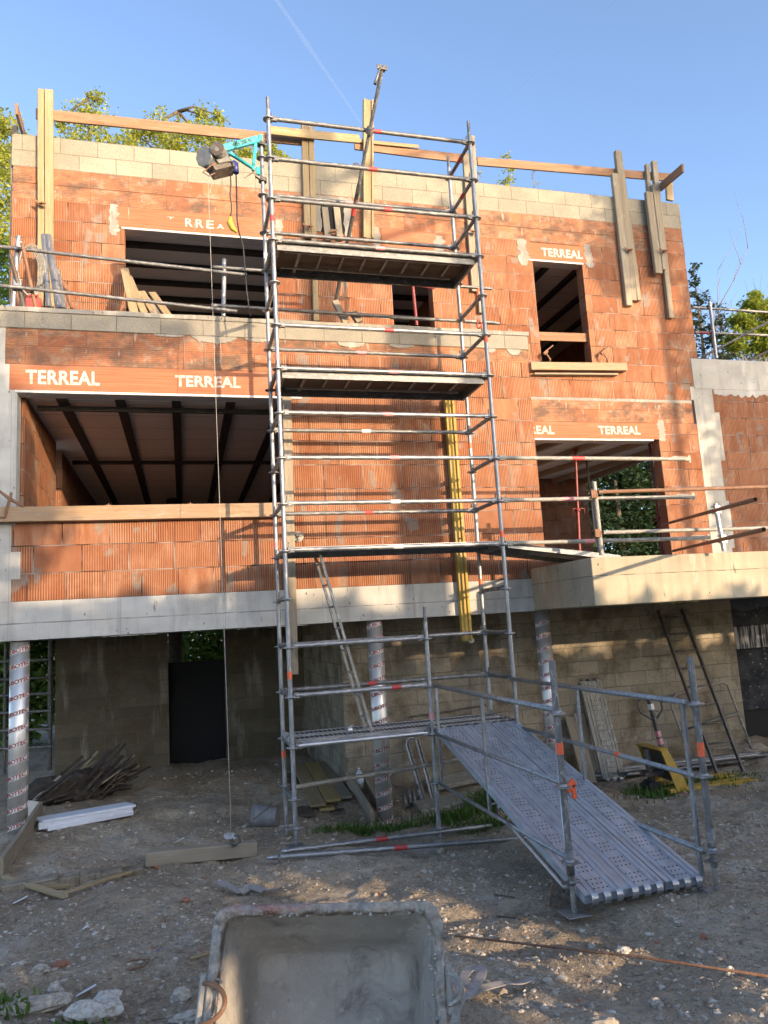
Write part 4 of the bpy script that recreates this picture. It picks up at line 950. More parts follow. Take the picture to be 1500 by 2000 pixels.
for xa,ya,xb,yb in ((1372,697,1620,565),(1466,702,1620,630)): tube('brace',onY(xa,ya,3.1),onY(xb,yb,2.3),.022,M_['dsteel'],t)
tapeband(onY(1357,649,2.9),onY(1620,660,2.9),.07,.28,'redp',t,.025)
# ------------------------------------------------------------------ things leaning on the terrace
def leaner(label,name,xa,ya,xb,yb,Ya,Yb,r,mat,cat='tube',group=None):
    o=tube(name,onY(xb,yb,Yb),onY(xa,ya,Ya),r,M_[mat]); return tag(o,label,cat,group)
leaner('thin grey tube leaning left of the fattest tube on the terrace','steel_tube',85,460,96,602,2.2,1.5,.032,'galv')
leaner('fattest grey tube of the cluster leaning on the upper wall','steel_tube',94,462,116,605,2.2,1.45,.045,'galv')
leaner('shortest grey tube of the cluster leaning on the upper wall','steel_tube',112,530,125,605,2.0,1.5,.036,'galv')
leaner('thin rusty bar leaning right of the grey tube cluster','steel_bar',111,522,141,604,2.3,1.5,.018,'rusty')
leaner('short dark tube leaning across the left guardrail post','steel_tube',19,496,48,602,1.05,1.3,.026,'dsteel')
leaner('long dark tube leaning right of the left guardrail post','steel_tube',43,474,70,604,1.05,1.3,.022,'rusty')
b=MB(); c=onY(57,535,1.9)
for k in range(5):
    pts=[(c.x+(.17+.01*k)*math.cos(t_*.4)*.75+.012*k,c.y-.05-.015*k,c.z+(.30+.012*k)*math.sin(t_*.4)) for t_ in range(16)]; b.path(pts,.009,6,True)
tag(b.build('cable_coil',M_['dirty']),'coil of thin grey cable hanging behind the left guardrail post','cable')
t=thing('jerrycan',onY(65,604,1.6),'small red plastic can standing on the terrace behind the parapet','can'); c=onY(65,604,1.6)
b=MB(); b.box(c.x-.09,c.x+.09,c.y-.06,c.y+.06,c.z-.1,c.z+.13); b.build('body',M_['tape_red'],t,bevel=.02); b=MB(); b.path([c+V((-.06,0,.13)),c+V((-.05,0,.18)),c+V((.05,0,.18)),c+V((.06,0,.13))],.012,6); b.build('handle',M_['tape_red'],t)
for i,(xa,ya,xb,yb,Ya,Yb,w_,lab) in enumerate(((243,525,262,612,2.55,1.7,.11,'tallest pale board leaning in the left upper window'),(251,540,282,612,2.5,1.65,.09,'second pale board leaning in the left upper window'),(276,570,303,614,2.3,1.6,.10,'short pale formwork board leaning in the left upper window, hooked end up'),(297,572,328,616,2.3,1.6,.10,'rightmost pale formwork board leaning in the left upper window'))):
    tag(bar('leaning_board',onY(xb,yb,Yb),onY(xa,ya,Ya),.03,w_,M_['pale'],up=(1,0,0)),lab,'board')
for xa,xb,lab in ((286,300,'left one of two bright tubes among the boards in the left upper window'),(292,312,'right one of two bright tubes among the boards in the left upper window')): leaner(lab,'bright_tube',xa,585,xb,616,2.2,1.55,.022,'galvb')
# hook and sling on the wall top
b=MB(); c=onY(699,326,YW-.1); b.path([c+V((.03,0,-.05)),c+V((.02,-.03,.0)),c+V((-.02,-.05,.03)),c+V((-.08,-.06,.0)),c+V((-.09,-.06,-.06))],.012,8); tag(b.build('lifting_hook',M_['rusty']),'small steel hook on the parapet beside the upright formwork beam','hook')
b=MB(); 
for k in range(2): 
    c=onY(936,632-k*60,.35); b.path([(c.x+.03*math.cos(t_*.52),c.y+.02*math.sin(t_),c.z+.055*math.sin(t_*.52)) for t_ in range(12)],.011,6,True)
tag(b.build('shackle',M_['tape_or']),'red and grey shackles hanging on the right end of the scaffold','shackle')
# ------------------------------------------------------------------ electric hoist on the back left standard
M_['bucketl']=plain('pale_plastic_disc',(.42,.43,.44),.6,.3,12,dirt=.5)
h=thing('electric_hoist',(-.03,.74,8.0),'electric hoist on a teal swivel bracket at the top left of the scaffold','hoist')
c0=onY(506,268,.74); 
ta=onY(504,272,.72); tb=onY(437,290,.60); tc=onY(499,334,.72)
b=MB(); b.obox(ta,tb,.05,.085); b.obox(ta+V((-.03,0,-.04)),tc+V((-.03,0,0)),.04,.045); b.obox(tb+V((.06,.0,-.05)),tc+V((-.02,0,.03)),.04,.035); b.obox(ta+V((.03,0,.06)),ta+V((.03,0,-.06)),.05,.05); b.obox(tc+V((.03,0,.05)),tc+V((.03,0,-.05)),.05,.05)
br=b.build('bracket',M_['teal'],h,bevel=.006)
bm=text_bm('WEI 200 N',.075,.0008,.002,1.05); d=(ta-tb).normalized(); nrm=V((d.y,-d.x,0)).normalized(); up=nrm.cross(d)*1.0
if up.z<0: up=-up
mid=(ta+tb)/2+nrm*(.027 if nrm.y<0 else -.027)
b=MB(); b.bm.free(); b.bm=bm
for v in bm.verts: v.co=mid+d*v.co.x*.8+up*v.co.y+nrm*v.co.z
b.build('lettering',M_['black'],br)
M_['hbox']=plain('hoist_base_box',(.13,.105,.085),.6,.35,14,dirt=.35,dcol=(.28,.25,.2)); M_['hgrey']=plain('hoist_gear_grey',(.17,.18,.19),.5,.35,10,dirt=.45,dcol=(.3,.28,.24))
b=MB(); q0=onY(436,308,.62); q1=onY(424,290,.34); b.cyl(q0,q1,.078,24); mo=b.build('motor',M_['motor'],h)
dm=(q1-q0).normalized(); b=MB()
for k in range(5): b.disc(q0+(q1-q0)*(.3+.12*k),dm,.083,.012,24)
b.build('cooling_fin',M_['motor'],mo)
b=MB(); b.disc(q1,dm,.080,.014,24,.03); b.disc(q1-dm*.01,dm,.03,.014,12); b.build('fan_grille',M_['dsteel'],mo)
b=MB(); b.disc(onY(404,308,.50),dm*.6+V((-.35,0,0)),.125,.12,9); b.build('gearbox',M_['hgrey'],h,bevel=.01)
b=MB(); b.obox(onY(413,334,.52),onY(452,325,.58),.17,.13,up=(.1,.25,1)); b.build('base_box',M_['hbox'],h,bevel=.006)
b=MB(); b.obox(onY(421,322,.50),onY(446,317,.54),.15,.08,up=(.1,.25,1)); b.build('casing',M_['motor'],h,bevel=.008)
b=MB(); b.disc(onY(412,326,.52),V((1,.12,.1)),.062,.10,18); b.build('drum',M_['dsteel'],h)
b=MB()
for k in range(7): a_=.9*k; c=onY(446+4*(k%3),318+3*(k%4),.5); b.path([c,c+V((.03*math.cos(a_),-.03,.03*math.sin(a_))),c+V((.06*math.cos(a_),0,-.05))],.006,5)
b.build('loose_wire',M_['black'],h)
b=MB(); b.path([onY(420,318,.45),onY(396,336,.42),onY(408,344,.40),onY(420,338,.42)],.007,6); b.build('rope_guide',M_['rusty'],h)
b=MB(); a=onY(455,332,.6); b.cyl(onY(459,318,.58),onY(461,338,.58),.035,12); b.cyl(onY(455,316,.58),onY(459,322,.58),.03,10); b.build('plug',M_['blue'],h)
b=MB(); b.obox(onY(478,347,.66),onY(497,335,.70),.014,.014); b.build('locking_lever',M_['dsteel'],h)
for py in (282,352):
    b=MB(); c=onY(511,py,.738); b.disc((0+c.x*0,.738,c.z),(0,0,1),.05,.05,14,.024); b.obox((-.02,.72,c.z),(-.09,.70,c.z+.03),.03,.03); b.build('tube_clamp',M_['dsteel'],h)
b=MB(); b.path([onY(x,y,.6) for x,y in ((450,336),(451,362),(449,380),(452,400),(452,412),(450,422))],.008,6); b.build('pendant_cable',M_['black'],h)
b=MB(); p=[onY(x,y,.6) for x,y in ((450,424),(449,435),(454,446),(463,454))]; b.path(p,[.018,.04,.036,.014],10); b.build('pendant_control',M_['pend'],h)
b=MB(); p=[onY(x,y,.62+.0*i) for i,(x,y) in enumerate(((461,338),(462,380),(463,430),(467,455),(475,480),(478,520),(482,570),(489,617)))]; b.path(p,.008,6); b.build('power_cable',M_['black'],h)
hk=onZ(447,1560,.28); top=onY(406,338,.5)
zb=.17
rp=[V((top.x,top.y,top.z))]
for i in range(1,21):
    t_=i/20; y=338+(1640-338)*t_; x=406+(450-406)*min(1,t_*1.05)
    Y=.5+(-.1-.5)*t_; P=onY(x,y,Y); rp.append(P)
b=MB(); b.path(rp,.0032,5); b.build('hoist_rope',M_['rope'],h)
e=rp[-1]
b=MB(); b.disc(e+V((0,0,.03)),V((.15,-.25,.95)),.062,.012,20); b.build('rope_weight',M_['bucketl'],h)
b=MB()
for i in range(3):
    c=e+V((.01*i,-.06-.05*i,.02-.02*i)); b.path([c+V((.018*math.cos(t_*.7),.03*math.sin(t_*.7),.012*math.cos(t_*.7)*(i%2))) for t_ in range(9)],.006,5,True)
c=e+V((.03,-.33,.06)); b.path([c+V((0,.1,.03)),c+V((.03,.05,.03)),c+V((.04,-.02,.0)),c+V((0,-.06,-.01)),c+V((-.035,-.02,.0))],.011,6)
b.build('load_hook',M_['dsteel'],h)
# ------------------------------------------------------------------ ground
CP=np.array([(0,0,.05),(0,.74,-.08),(1.5,.05,-.12),(1.2,1.1,-.2),(-3,1.3,.22),(1,2.3,.08),(7.4,2.3,-.06),(-1.3,3.7,.12),(-1.3,5.5,-.02),(1.5,-2.85,.15),(2.5,-3.0,.21),(6.2,1.2,-.12),(4.7,.7,-.13),(4.5,1.8,-.12),(0,-4.5,.34),(-3,-3,.36),(3,-5,.40),(5,-3,.26),(-1,-8,.62),(8,-3,.22),(-3,5,.05),(4,0,-.08),(-1.5,0,.10),(-2.6,.8,.22),(0,-1.5,.10),(-1.5,-1.8,.2),(3.5,-1.5,.06),(6,-1,.0),(8,1,0.0),
 (0,-20,1.3),(16,-14,.6),(-16,-10,.8),(25,0,0),(-25,0,.4),(0,30,.2),(30,30,0),(-30,30,.3),(-30,-30,1.3),(30,-30,1)])
def gbase(x,y):
    x=np.asarray(x,float);y=np.asarray(y,float)
    num=np.zeros_like(x);den=np.zeros_like(x)
    for a,b_,c in CP:
        d2=(x-a)**2+(y-b_)**2+.12; w_=1/d2**1.6; num+=w_*c; den+=w_
    return num/den
_rs=np.random.RandomState(5)
_perm=_rs.rand(256,256)
def vn(x,y):
    xi=np.floor(x).astype(int);yi=np.floor(y).astype(int);fx=x-xi;fy=y-yi
    fx=fx*fx*(3-2*fx);fy=fy*fy*(3-2*fy); P=lambda i,j:_perm[i%256,j%256]
    return (P(xi,yi)*(1-fx)+P(xi+1,yi)*fx)*(1-fy)+(P(xi,yi+1)*(1-fx)+P(xi+1,yi+1)*fx)*fy
def gz(x,y):
    x=np.asarray(x,float);y=np.asarray(y,float)
    z=gbase(x,y)
    z=z+.06*(vn(x*.9+40,y*.9+40)-.5)+.06*(vn(x*2.6+10,y*2.6+80)-.5)+.042*(vn(x*6+7,y*6+3)-.5)+.03*np.maximum(0,vn(x*11+70,y*11+31)-.55)*2.2*vn(x*1.7+3,y*1.7+60)+.014*(vn(x*21,y*21+11)-.5)
    rut=(y+2.6+.25*(x+1)+.12*np.sin(x*1.9)); z=z-.035*np.exp(-(rut/.13)**2)-.03*np.exp(-((rut-.75)/.13)**2)
    z=z+.10*np.exp(-(((x+.62)/.42)**2+((y-1.85)/.30)**2)); z=z+.05*np.exp(-(((x+1.9)/.6)**2+((y+.1)/.25)**2))+.06*np.exp(-(((x+1.6)/.9)**2+((y+2.6)/.25)**2))
    return z
def GZ(x,y): return float(gz(np.array([x]),np.array([y]))[0])
def axis(lo,hi,step,far):
    a=list(np.arange(lo,hi,step)); s=step; v=a[-1]
    while v<far: s*=1.28; v+=s; a.append(v)
    s=step; v=a[0]; pre=[]
    while v>-far: s*=1.28; v-=s; pre.append(v)
    return np.array(pre[::-1]+a)
xs=axis(-4.2,7.6,.034,160);ys=axis(-5.2,3.2,.034,220)
XX,YY=np.meshgrid(xs,ys); ZZ=gz(XX,YY); nx,ny=len(xs),len(ys)
co=np.stack([XX,YY,ZZ],-1).reshape(-1,3)
idx=np.arange(nx*ny).reshape(ny,nx); q=np.stack([idx[:-1,:-1],idx[:-1,1:],idx[1:,1:],idx[1:,:-1]],-1).reshape(-1,4)
def npmesh(name,co,faces,mat,smooth=True,tone=None):
    me=bpy.data.meshes.new(name); k=faces.shape[1]
    me.vertices.add(len(co)); me.vertices.foreach_set('co',co.astype(np.float32).ravel())
    me.loops.add(faces.size); me.loops.foreach_set('vertex_index',faces.astype(np.int32).ravel())
    me.polygons.add(len(faces)); me.polygons.foreach_set('loop_start',np.arange(0,faces.size,k,dtype=np.int32)); 
    me.polygons.foreach_set('use_smooth',np.full(len(faces),smooth,dtype=bool))
    me.update(calc_edges=True); me.materials.append(mat)
    if tone is not None:
        a=me.attributes.new('tone','FLOAT','POINT'); a.data.foreach_set('value',tone.astype(np.float32))
    o=bpy.data.objects.new(name,me); COL.objects.link(o); return o
g=npmesh('ground',co,q,M_['dirt']); WM[g]=Matrix(); tag(g,'bare trampled dirt of the building site strewn with rubble','ground',kind='structure')
# loose stones
ico=bmesh.new(); bmesh.ops.create_icosphere(ico,subdivisions=1,radius=1); iv=np.array([v.co[:] for v in ico.verts]); ico.verts.ensure_lookup_table(); fi=np.array([[v.index for v in f.verts] for f in ico.faces]); ico.free()
def stones(n,rs,xr,yr,smin,smax,pw=2.2):
    c=[];f=[];t=[];k=0
    xs_=rs.uniform(*xr,n); ys_=rs.uniform(*yr,n); zz=gz(xs_,ys_)
    den=vn(xs_*1.3+5,ys_*1.3+9)+.35*vn(xs_*4,ys_*4)
    for i in range(n):
        if den[i]<rs.uniform(.2,.85): continue
        s=smin*(smax/smin)**(rs.rand()**pw); sc=rs.uniform(.6,1.25,3)*s; sc[2]*=.65
        v=iv*(1+rs.uniform(-.28,.28,(12 if len(iv)==12 else len(iv),1)))*sc; a=rs.uniform(0,6.28); ca,sa=math.cos(a),math.sin(a)
        v=np.stack([v[:,0]*ca-v[:,1]*sa,v[:,0]*sa+v[:,1]*ca,v[:,2]],-1)+[xs_[i],ys_[i],zz[i]+sc[2]*rs.uniform(-.55,.25)]
        c.append(v); f.append(fi+k); k+=len(v); t.append(np.full(len(v),rs.beta(2.0,2.2) if rs.rand()>.03 else 1.0))
    return c,f,t,k
rs=np.random.RandomState(3); C_=[];F_=[];T_=[];off=0
for args in ((26000,rs,(-3.2,4.0),(-4.9,-1.6),.0035,.026,3.2),(7500,rs,(-3.6,5),(-1.7,1.2),.006,.032,3),(2200,rs,(-3.2,7),(.6,5),.010,.045,2.6),(2000,rs,(3,7.5),(-3,2),.010,.04,3),(240,rs,(-3.2,4),(-4.6,.5),.02,.042,1.6)):
    c,f,t,k=stones(*args); C_+=c; F_+=[x+off for x in f]; T_+=t; off+=k
st=npmesh('gravel',np.concatenate(C_),np.concatenate(F_),M_['stone'],False,np.concatenate(T_)); WM[st]=Matrix(); tag(st,'loose gravel and stone chips scattered over the dirt','gravel',kind='stuff')
def rock(px,py,z,r,label,tone=.6,sc=(1,.8,.55),seed=1,mat='stone',cat='stone',name='rock'):
    p=onZ(px,py,z); b=MB(); b.blob((p.x,p.y,GZ(p.x,p.y)+r*sc[2]*.45),r,3,.45,sc,seed); o=b.build(name,M_[mat]); 
    a=o.data.attributes.new('tone','FLOAT','POINT'); a.data.foreach_set('value',np.full(len(o.data.vertices),tone,dtype=np.float32)); return tag(o,label,cat)
rock(185,1955,.35,.105,'large pale broken stone at the bottom left in front of the dark hollow',.8,(1.2,.7,.5),2)
rock(205,1925,.34,.075,'pale stone lying just above the large broken stone',.85,(1,.8,.6),5)
rock(62,1948,.35,.12,'broad flat yellowish clod at the left edge of the picture',.55,(1.5,.6,.3),3)
rock(365,1940,.35,.07,'sunlit clod left of the tub handle',.6,(1.2,.6,.4),4); rock(352,1903,.34,.05,'small sunlit stone above the clod by the tub handle',.65,(1,.8,.8),7)
rock(80,1888,.33,.045,'rounded grey stone above the left edge clods',.6,(1,.8,.6),8); rock(108,1918,.34,.05,'pale stone standing among the left clods',.7,(.8,.7,.9),9)
rock(1172,1982,.36,.06,'rounded brown stone at the bottom edge right of the strap',.45,(1.2,.8,.6),10); rock(1180,1995,.36,.035,'grey stone at the bottom edge beside the brown one',.6,(1,1,.8),11)
rock(1422,1865,.32,.03,'small orange lit stone at the far right of the dirt',.9,(.8,.8,1),12); rock(1275,1902,.33,.035,'grey stone just below the rusty bar',.6,(1,.8,.7),13)
rock(1068,1880,.32,.03,'pale pebble above the strap end',.75,(1,.8,.8),14); rock(860,1650,.02,.04,'cubic pale stone lying against the ground tubes',.75,(1,1,1),15)
rock(120,1872,.33,.04,'broken piece of red clay brick on the left dirt',1.0,(1.2,.8,.5),16); rock(362,1757,.2,.035,'small pink clay fragment left of the tub',1.0,(1,.7,.6),17)
rock(1465,1468,-.05,.16,'weathered log like stone lying at the corner of the basement wall',.3,(1.8,.7,.5),18)
rock(55,1585,.2,.05,'bright limestone chip beside the left foil column',.9,(1.2,.6,.5),19); rock(1215,1815,.28,.04,'pale limestone chunk in the right foreground dirt',.85,(1.2,.8,.6),20)
# ------------------------------------------------------------------ grass
def grass(n,areas,seed):
    rs=np.random.RandomState(seed); c=[];f=[];t=[];k=0
    for (x,y,rx,ry,h,m) in areas:
        for i in range(m):
            px=x+rs.normal()*rx*.5;py=y+rs.normal()*ry*.5;pz=GZ(px,py) if i%4==0 else pz0; pz0=pz
            a=rs.uniform(0,6.28);hh=h*rs.uniform(.4,1.2);w_=.006+.006*rs.rand();le=rs.uniform(.1,.7)*hh; dx,dy=math.cos(a),math.sin(a)
            c+=[(px-dy*w_,py+dx*w_,pz-.01),(px+dy*w_,py-dx*w_,pz-.01),(px+dx*le*.4+dy*w_*.8,py+dy*le*.4-dx*w_*.8,pz+hh*.6),(px+dx*le,py+dy*le,pz+hh*(.95 if le<.4*hh else .75))]
            f.append((k,k+1,k+2,k+3)); t+=[rs.rand()]*4; k+=4
    o=npmesh('grass',np.array(c),np.array(f),M_['grass'],False,np.array(t)); WM[o]=Matrix(); return o
q1=onZ(650,1640,-.1);q2=onZ(900,1600,-.12);q3=onZ(960,1570,-.1);q4=onZ(1290,1545,-.12);q5=onZ(1440,1530,-.1);q6=onZ(20,1960,.35);q7=onZ(430,1985,.38);q8=onZ(950,1620,-.1);q9=onZ(225,1955,.36);q10=onZ(770,1625,-.15)
o=grass(0,[(q1.x+.2,q1.y+.1,.5,.2,.07,420),(q2.x,q2.y,.55,.3,.10,620),(q3.x,q3.y,.3,.3,.14,500),(q8.x,q8.y,.3,.2,.08,260),(q4.x,q4.y,.45,.25,.09,700),(q4.x+.6,q4.y+.1,.5,.15,.06,300),(q5.x,q5.y+.2,.6,.3,.05,260),(q6.x-.05,q6.y,.16,.12,.06,150),(q7.x-.1,q7.y,.12,.07,.035,160),(q9.x-.2,q9.y,.2,.1,.03,80),(q10.x,q10.y,.35,.15,.06,240),(-2.9,-.9,.15,.15,.06,80)],4)
tag(o,'sparse green weeds and grass growing in patches of the dirt','grass',kind='stuff')
# ------------------------------------------------------------------ things on the ground
def onG(px,py,z0):
    z=z0
    for _ in range(6): p=onZ(px,py,z); z=.5*z+.5*GZ(p.x,p.y)
    return V((p.x,p.y,GZ(p.x,p.y)))
for xa,ya,xb,yb,za,zb,lab,m in ((533,1675,1085,1632,.115,-.02,'long galvanised tube lying at the foot of the scaffold, its open end toward the left','galv'),(560,1662,960,1612,.10,-.04,'second galvanised tube lying behind the longer one at the foot of the scaffold','galv')):
    p=onZ(xa,ya,za);q=onZ(xb,yb,zb); o=tube('ground_tube',p,q,.024,M_[m]); tag(o,lab,'tube'); 
    tapeband(p,q,.43,.13,'tape_red',o)
    b=MB(); d=(q-p).normalized(); b.cyl(p-d*.05,p+d*.03,.018,12); b.build('spigot',M_['galvb'],o)
b=MB(); c=onZ(545,1695,.03); b.cyl(c+V((0,0,-.05)),c+V((.005,0,.12)),.011,8); tag(b.build('ground_peg',M_['dsteel']),'dark steel peg driven into the dirt under the tube end','peg')
# bucket on its side
t=thing('bucket',onG(515,1610,.05),'grey mortar bucket lying on its side left of the scaffold foot','bucket')
c=onG(520,1612,.05)+V((0,0,.10)); ax=V((.93,-.35,-.05)).normalized()
b=MB(); b.cyl(c-ax*.13,c+ax*.13,.135,28,.105,cap=False); b.cyl(c-ax*.13,c+ax*.12,.128,28,.10,cap=False); bd=b.build('shell',M_['bucket'],t); 
b=MB(); b.disc(c+ax*.128,ax,.105,.012,28); b.build('base',M_['bucket'],t)
b=MB(); b.disc(c-ax*.13,ax,.143,.02,28,.126); b.build('rim',M_['bucket'],t)
b=MB(); s=ax.cross(V((0,0,1))).normalized(); u=s.cross(ax); b.path([c-ax*.10+(s*math.cos(a_)+u*math.sin(a_))*.139+ax*.17*math.sin(a_*1.0) for a_ in [i*.2 for i in range(16)]],.004,5); b.build('handle',M_['dsteel'],t)
p=onZ(284,1678,.22);q=onZ(500,1660,.16)
tag(bar('squared_timber',onG(284,1690,.1)+V((0,0,.055)),onG(501,1668,.1)+V((0,0,.055)),.12,.125,M_['weath'],warp=.004,bevel=.006),'short squared timber lying on the dirt under the hoist hook','timber')
# white insulated profile
t=thing('white_profile',onG(160,1610,.18),'white box profile lying on the dirt beside the dark debris pile','profile')
a=onG(74,1622,.18)+V((0,0,.06));e=onG(256,1592,.12)+V((0,0,.08)); 
bar('upper_shell',a+V((0,0,.04)),e+V((0,0,.04)),.24,.03,M_['foam'],t,bevel=.004); bar('side',a+V((.02,-.10,0)),e+V((.02,-.10,0)),.03,.07,M_['foam'],t); bar('lower_shell',a+V((.06,.0,-.04)),e+V((-.02,.0,-.04)),.20,.05,M_['foam'],t)
tag(bar('edge_board',onG(2,1716,.25)+V((0,0,.06)),onG(80,1602,.2)+V((0,0,.08)),.04,.22,M_['weath'],warp=.02),'weathered board set on edge in the dirt beside the left foil column','board')
b=MB(); c=onG(58,1600,.2); b.obox(c+V((0,0,.0)),c+V((.05,.02,.19)),.15,.012,up=(0,1,.3)); tag(b.build('white_sheet',M_['white']),'white plastic offcut standing behind the left foil column','offcut')
for xa,ya,xb,yb,z,lab,w_,h in ((8,1718,128,1756,.3,'thin pale lath crossing over the others at the left edge',.05,.03),(-20,1740,135,1735,.28,'thin pale lath lying flat at the left edge',.05,.03),(122,1752,265,1703,.27,'long thin pale lath lying on the dirt toward the squared timber',.05,.02),(372,1880,410,1868,.34,'short splinter of wood lying left of the tub',.02,.012)):
    tag(bar('lath',onG(xa,ya,z)+V((0,0,.025)),onG(xb,yb,z)+V((0,0,.025)),w_,h,M_['pale'],warp=.008),lab,'lath')
t=thing('block_row',onG(150,1720,.2),'row of hollow grey blocks bedded in the dirt at the left','block row')
for i in range(6):
    pa=onG(40+42*i,1733-5.2*i,.2); b=MB(); b.obox(pa+V((-.13,0,.0)),pa+V((.13,.02,.01)),.16,.09); b.build('block',M_['base'],t,bevel=.008)
# debris pile of dark boards
M_['pile']=plain('rotten_wood',(.05,.036,.026),.9,.6,6,dirt=.4,dcol=(.16,.115,.075))
t=thing('debris_pile',onG(150,1560,.15),'heap of dark rotten boards and reeds against the basement back wall','debris')
c=onG(135,1570,.15); rr=random.Random(5)
for i in range(90):
    a_=rr.uniform(-.05,.8); L_=rr.uniform(.25,.8); st_=c+V((rr.uniform(-.55,.45),rr.uniform(-.1,.9),rr.uniform(.0,.12))); d=V((math.cos(a_)*.7,rr.uniform(-.1,.5),math.sin(a_)*.75)).normalized()
    bar('board',st_,st_+d*L_,rr.uniform(.012,.075),rr.uniform(.008,.03),M_['pile'] if i%9 else M_['weath'],t,bevel=0,warp=.015)
b=MB(); b.blob(c+V((.0,.45,.08)),.55,3,.5,(1.2,.7,.45),4); b.build('rubble',M_['pile'],t)
# planks stored under the bay
t=thing('plank_stack',onG(630,1560,-.05),'stack of weathered and yellow formwork planks lying under the bay','plank stack')
for i,(xa,ya,xb,yb,m,dz) in enumerate(((622,1590,575,1480,'pale',.10),(652,1582,590,1478,'yeld',.11),(674,1572,606,1476,'weath',.10),(600,1598,566,1500,'ply',.03),(660,1592,600,1490,'ply',.02),(640,1590,590,1490,'yeld',.05))):
    p=onG(xa,ya,-.05)+V((0,0,dz)); q=V((p.x+.12,p.y+2.3,dz+.02)); bar('plank',p,q,.19,.035,M_[m],t)
t=thing('step_stringer',onG(715,1600,-.15),'two rough sloping boards leaning beside the middle foil column','boards')
for xa,ya,xb,yb in ((728,1612,680,1540),(742,1590,712,1545)): bar('board',onG(xa,ya,-.2)+V((0,0,.08)),onY(xb,yb-20,2.2),.05,.2,M_['weath'],t,up=(0,1,1))
b=MB(); c=V((1.12,2.0,.12)); b.cyl(c,c+V((0,0,.15)),.055,14); b.cyl(c+V((0,0,.15)),c+V((0,0,.21)),.055,14,.018); b.cyl(c+V((0,0,.21)),c+V((0,0,.24)),.018,10); tag(b.build('water_bottle',M_['glass']),'clear plastic bottle standing on the footing behind the middle column','bottle')
# frames and planks under the ramp
t=thing('guardrail_frame',onG(850,1580,-.15),'bent tube guardrail frame leaning on the block wall behind the middle standard','frame')
for x0,m in ((800,'galv'),(806,'galvd')):
    a=onY(x0-8,1447,2.2);f1=onG(x0+28,1575,-.12); b_=onY(x0+12,1445,2.2);f2=onG(x0+46,1574,-.12)
    b=MB(); b.path([f1+V((0,0,.02)),a+V((0,0,-.06)),a+V((.02,0,.0)),a+V((.06,0,.03)),b_+V((-.03,0,.03)),b_,f2+V((0,0,.02))],.018,8); b.build('tube',M_[m],t)
t=thing('steel_plank_stack',onG(890,1570,-.12),'stack of dusty scaffold planks lying on the dirt behind the ramp','plank stack')
for i,(xa,ya,xb,yb,dz) in enumerate(((815,1586,945,1558,.05),(850,1560,940,1536,.13),(830,1540,930,1516,.22))):
    bar('plank',onG(xa,ya,-.12)+V((0,.2*i,dz)),onG(xb,yb,-.12)+V((.5,.2*i,dz)),.06,.28,M_['dirty'],t,up=(0,1,.2))
for i in range(5):
    c=onG(795+i*9,1580-4*i,-.12); b=MB(); b.cyl(c+V((0,.0,.0)),c+V((-.02,.06,.16+.05*(i%2))),.022,10); b.build('tube_end',M_['galvd'],t)
tag(bar('cable_bar',onY(800,1400,2.3),onY(950,1377,2.3),.02,.02,M_['dsteel']),'thin dark bar lying on a ledge of the block wall behind the deck','bar')
# perforated plank and boards leaning on the basement wall
t=thing('leaning_steel_plank',(4.6,1.9,-.1),'dusty perforated steel plank leaning on the block wall right of the right column','plank')
steel_deck('deck_plank',(4.64,1.72,-.1),(4.74,2.28,1.17),.32,t,'dirty',pitch=.07)
o=t.children[0]
tag(bar('leaning_board',(4.25,1.7,-.12),(4.38,2.3,.68),.035,.2,M_['weath'],up=(1,0,0)),'weathered board leaning left of the dusty perforated plank','board')
tag(bar('leaning_board',(4.42,1.85,-.12),(4.50,2.3,.72),.035,.16,M_['weath'],up=(1,0,0)),'darker board leaning half hidden behind the dusty perforated plank','board')
ladder('leaning_ladder',(5.96,1.28,-.13),(6.03,2.3,2.14),(.42,0,.0),'dsteel','dark steel ladder leaning on the block wall at the right',rungs=9,sw=.03,sd=.055,rr=.014)
t=thing('guardrail_frame',(6.6,2.2,0),'pale bent tube guardrail frame leaning behind the dark ladder','frame')
b=MB(); f1=V((6.1,2.0,-.06));a=V((6.06,2.28,.86)); e=V((7.13,2.28,.98)); f2=V((7.16,1.98,-.02))
b.path([f1,a+V((.0,0,-.16)),a+V((.02,0,-.05)),a+V((.12,0,.0)),e+V((-.12,0,0)),e+V((-.03,0,-.04)),e+V((0,0,-.14)),f2],.017,10); b.build('outer_tube',M_['dirty'],t)
tube('cross_tube',f1+(a-f1)*.45,f2+(e-f2)*.55,.014,M_['galvd'],t,10,False)
t=thing('tube_stack',(5.6,1.9,-.05),'heap of galvanised tubes lying along the foot of the block wall','tube stack')
rr=random.Random(8)
for i in range(11):
    y=1.55+.065*(i%6)+.02*rr.random(); z=GZ(5.6,y)+.05+.05*(i//6); tube('tube',(4.5+rr.uniform(-.1,.3),y+.08,z),(6.75+rr.uniform(-.2,.35),y-.05+rr.uniform(-.1,.1),z+rr.uniform(.0,.05)),.024,M_['galv' if i%2 else 'galvd'],t)
b=MB(); b.path([V((6.1,2.88,.9)),V((7.45,2.8,1.0)),V((7.5,2.7,.2)),V((7.3,2.2,.02)),V((6.9,1.9,-.05)),V((6.6,1.8,-.06))][1:],.012,6); tag(b.build('black_hose',M_['black']),'thin black cable hanging down the bitumen wall to the ground','cable')
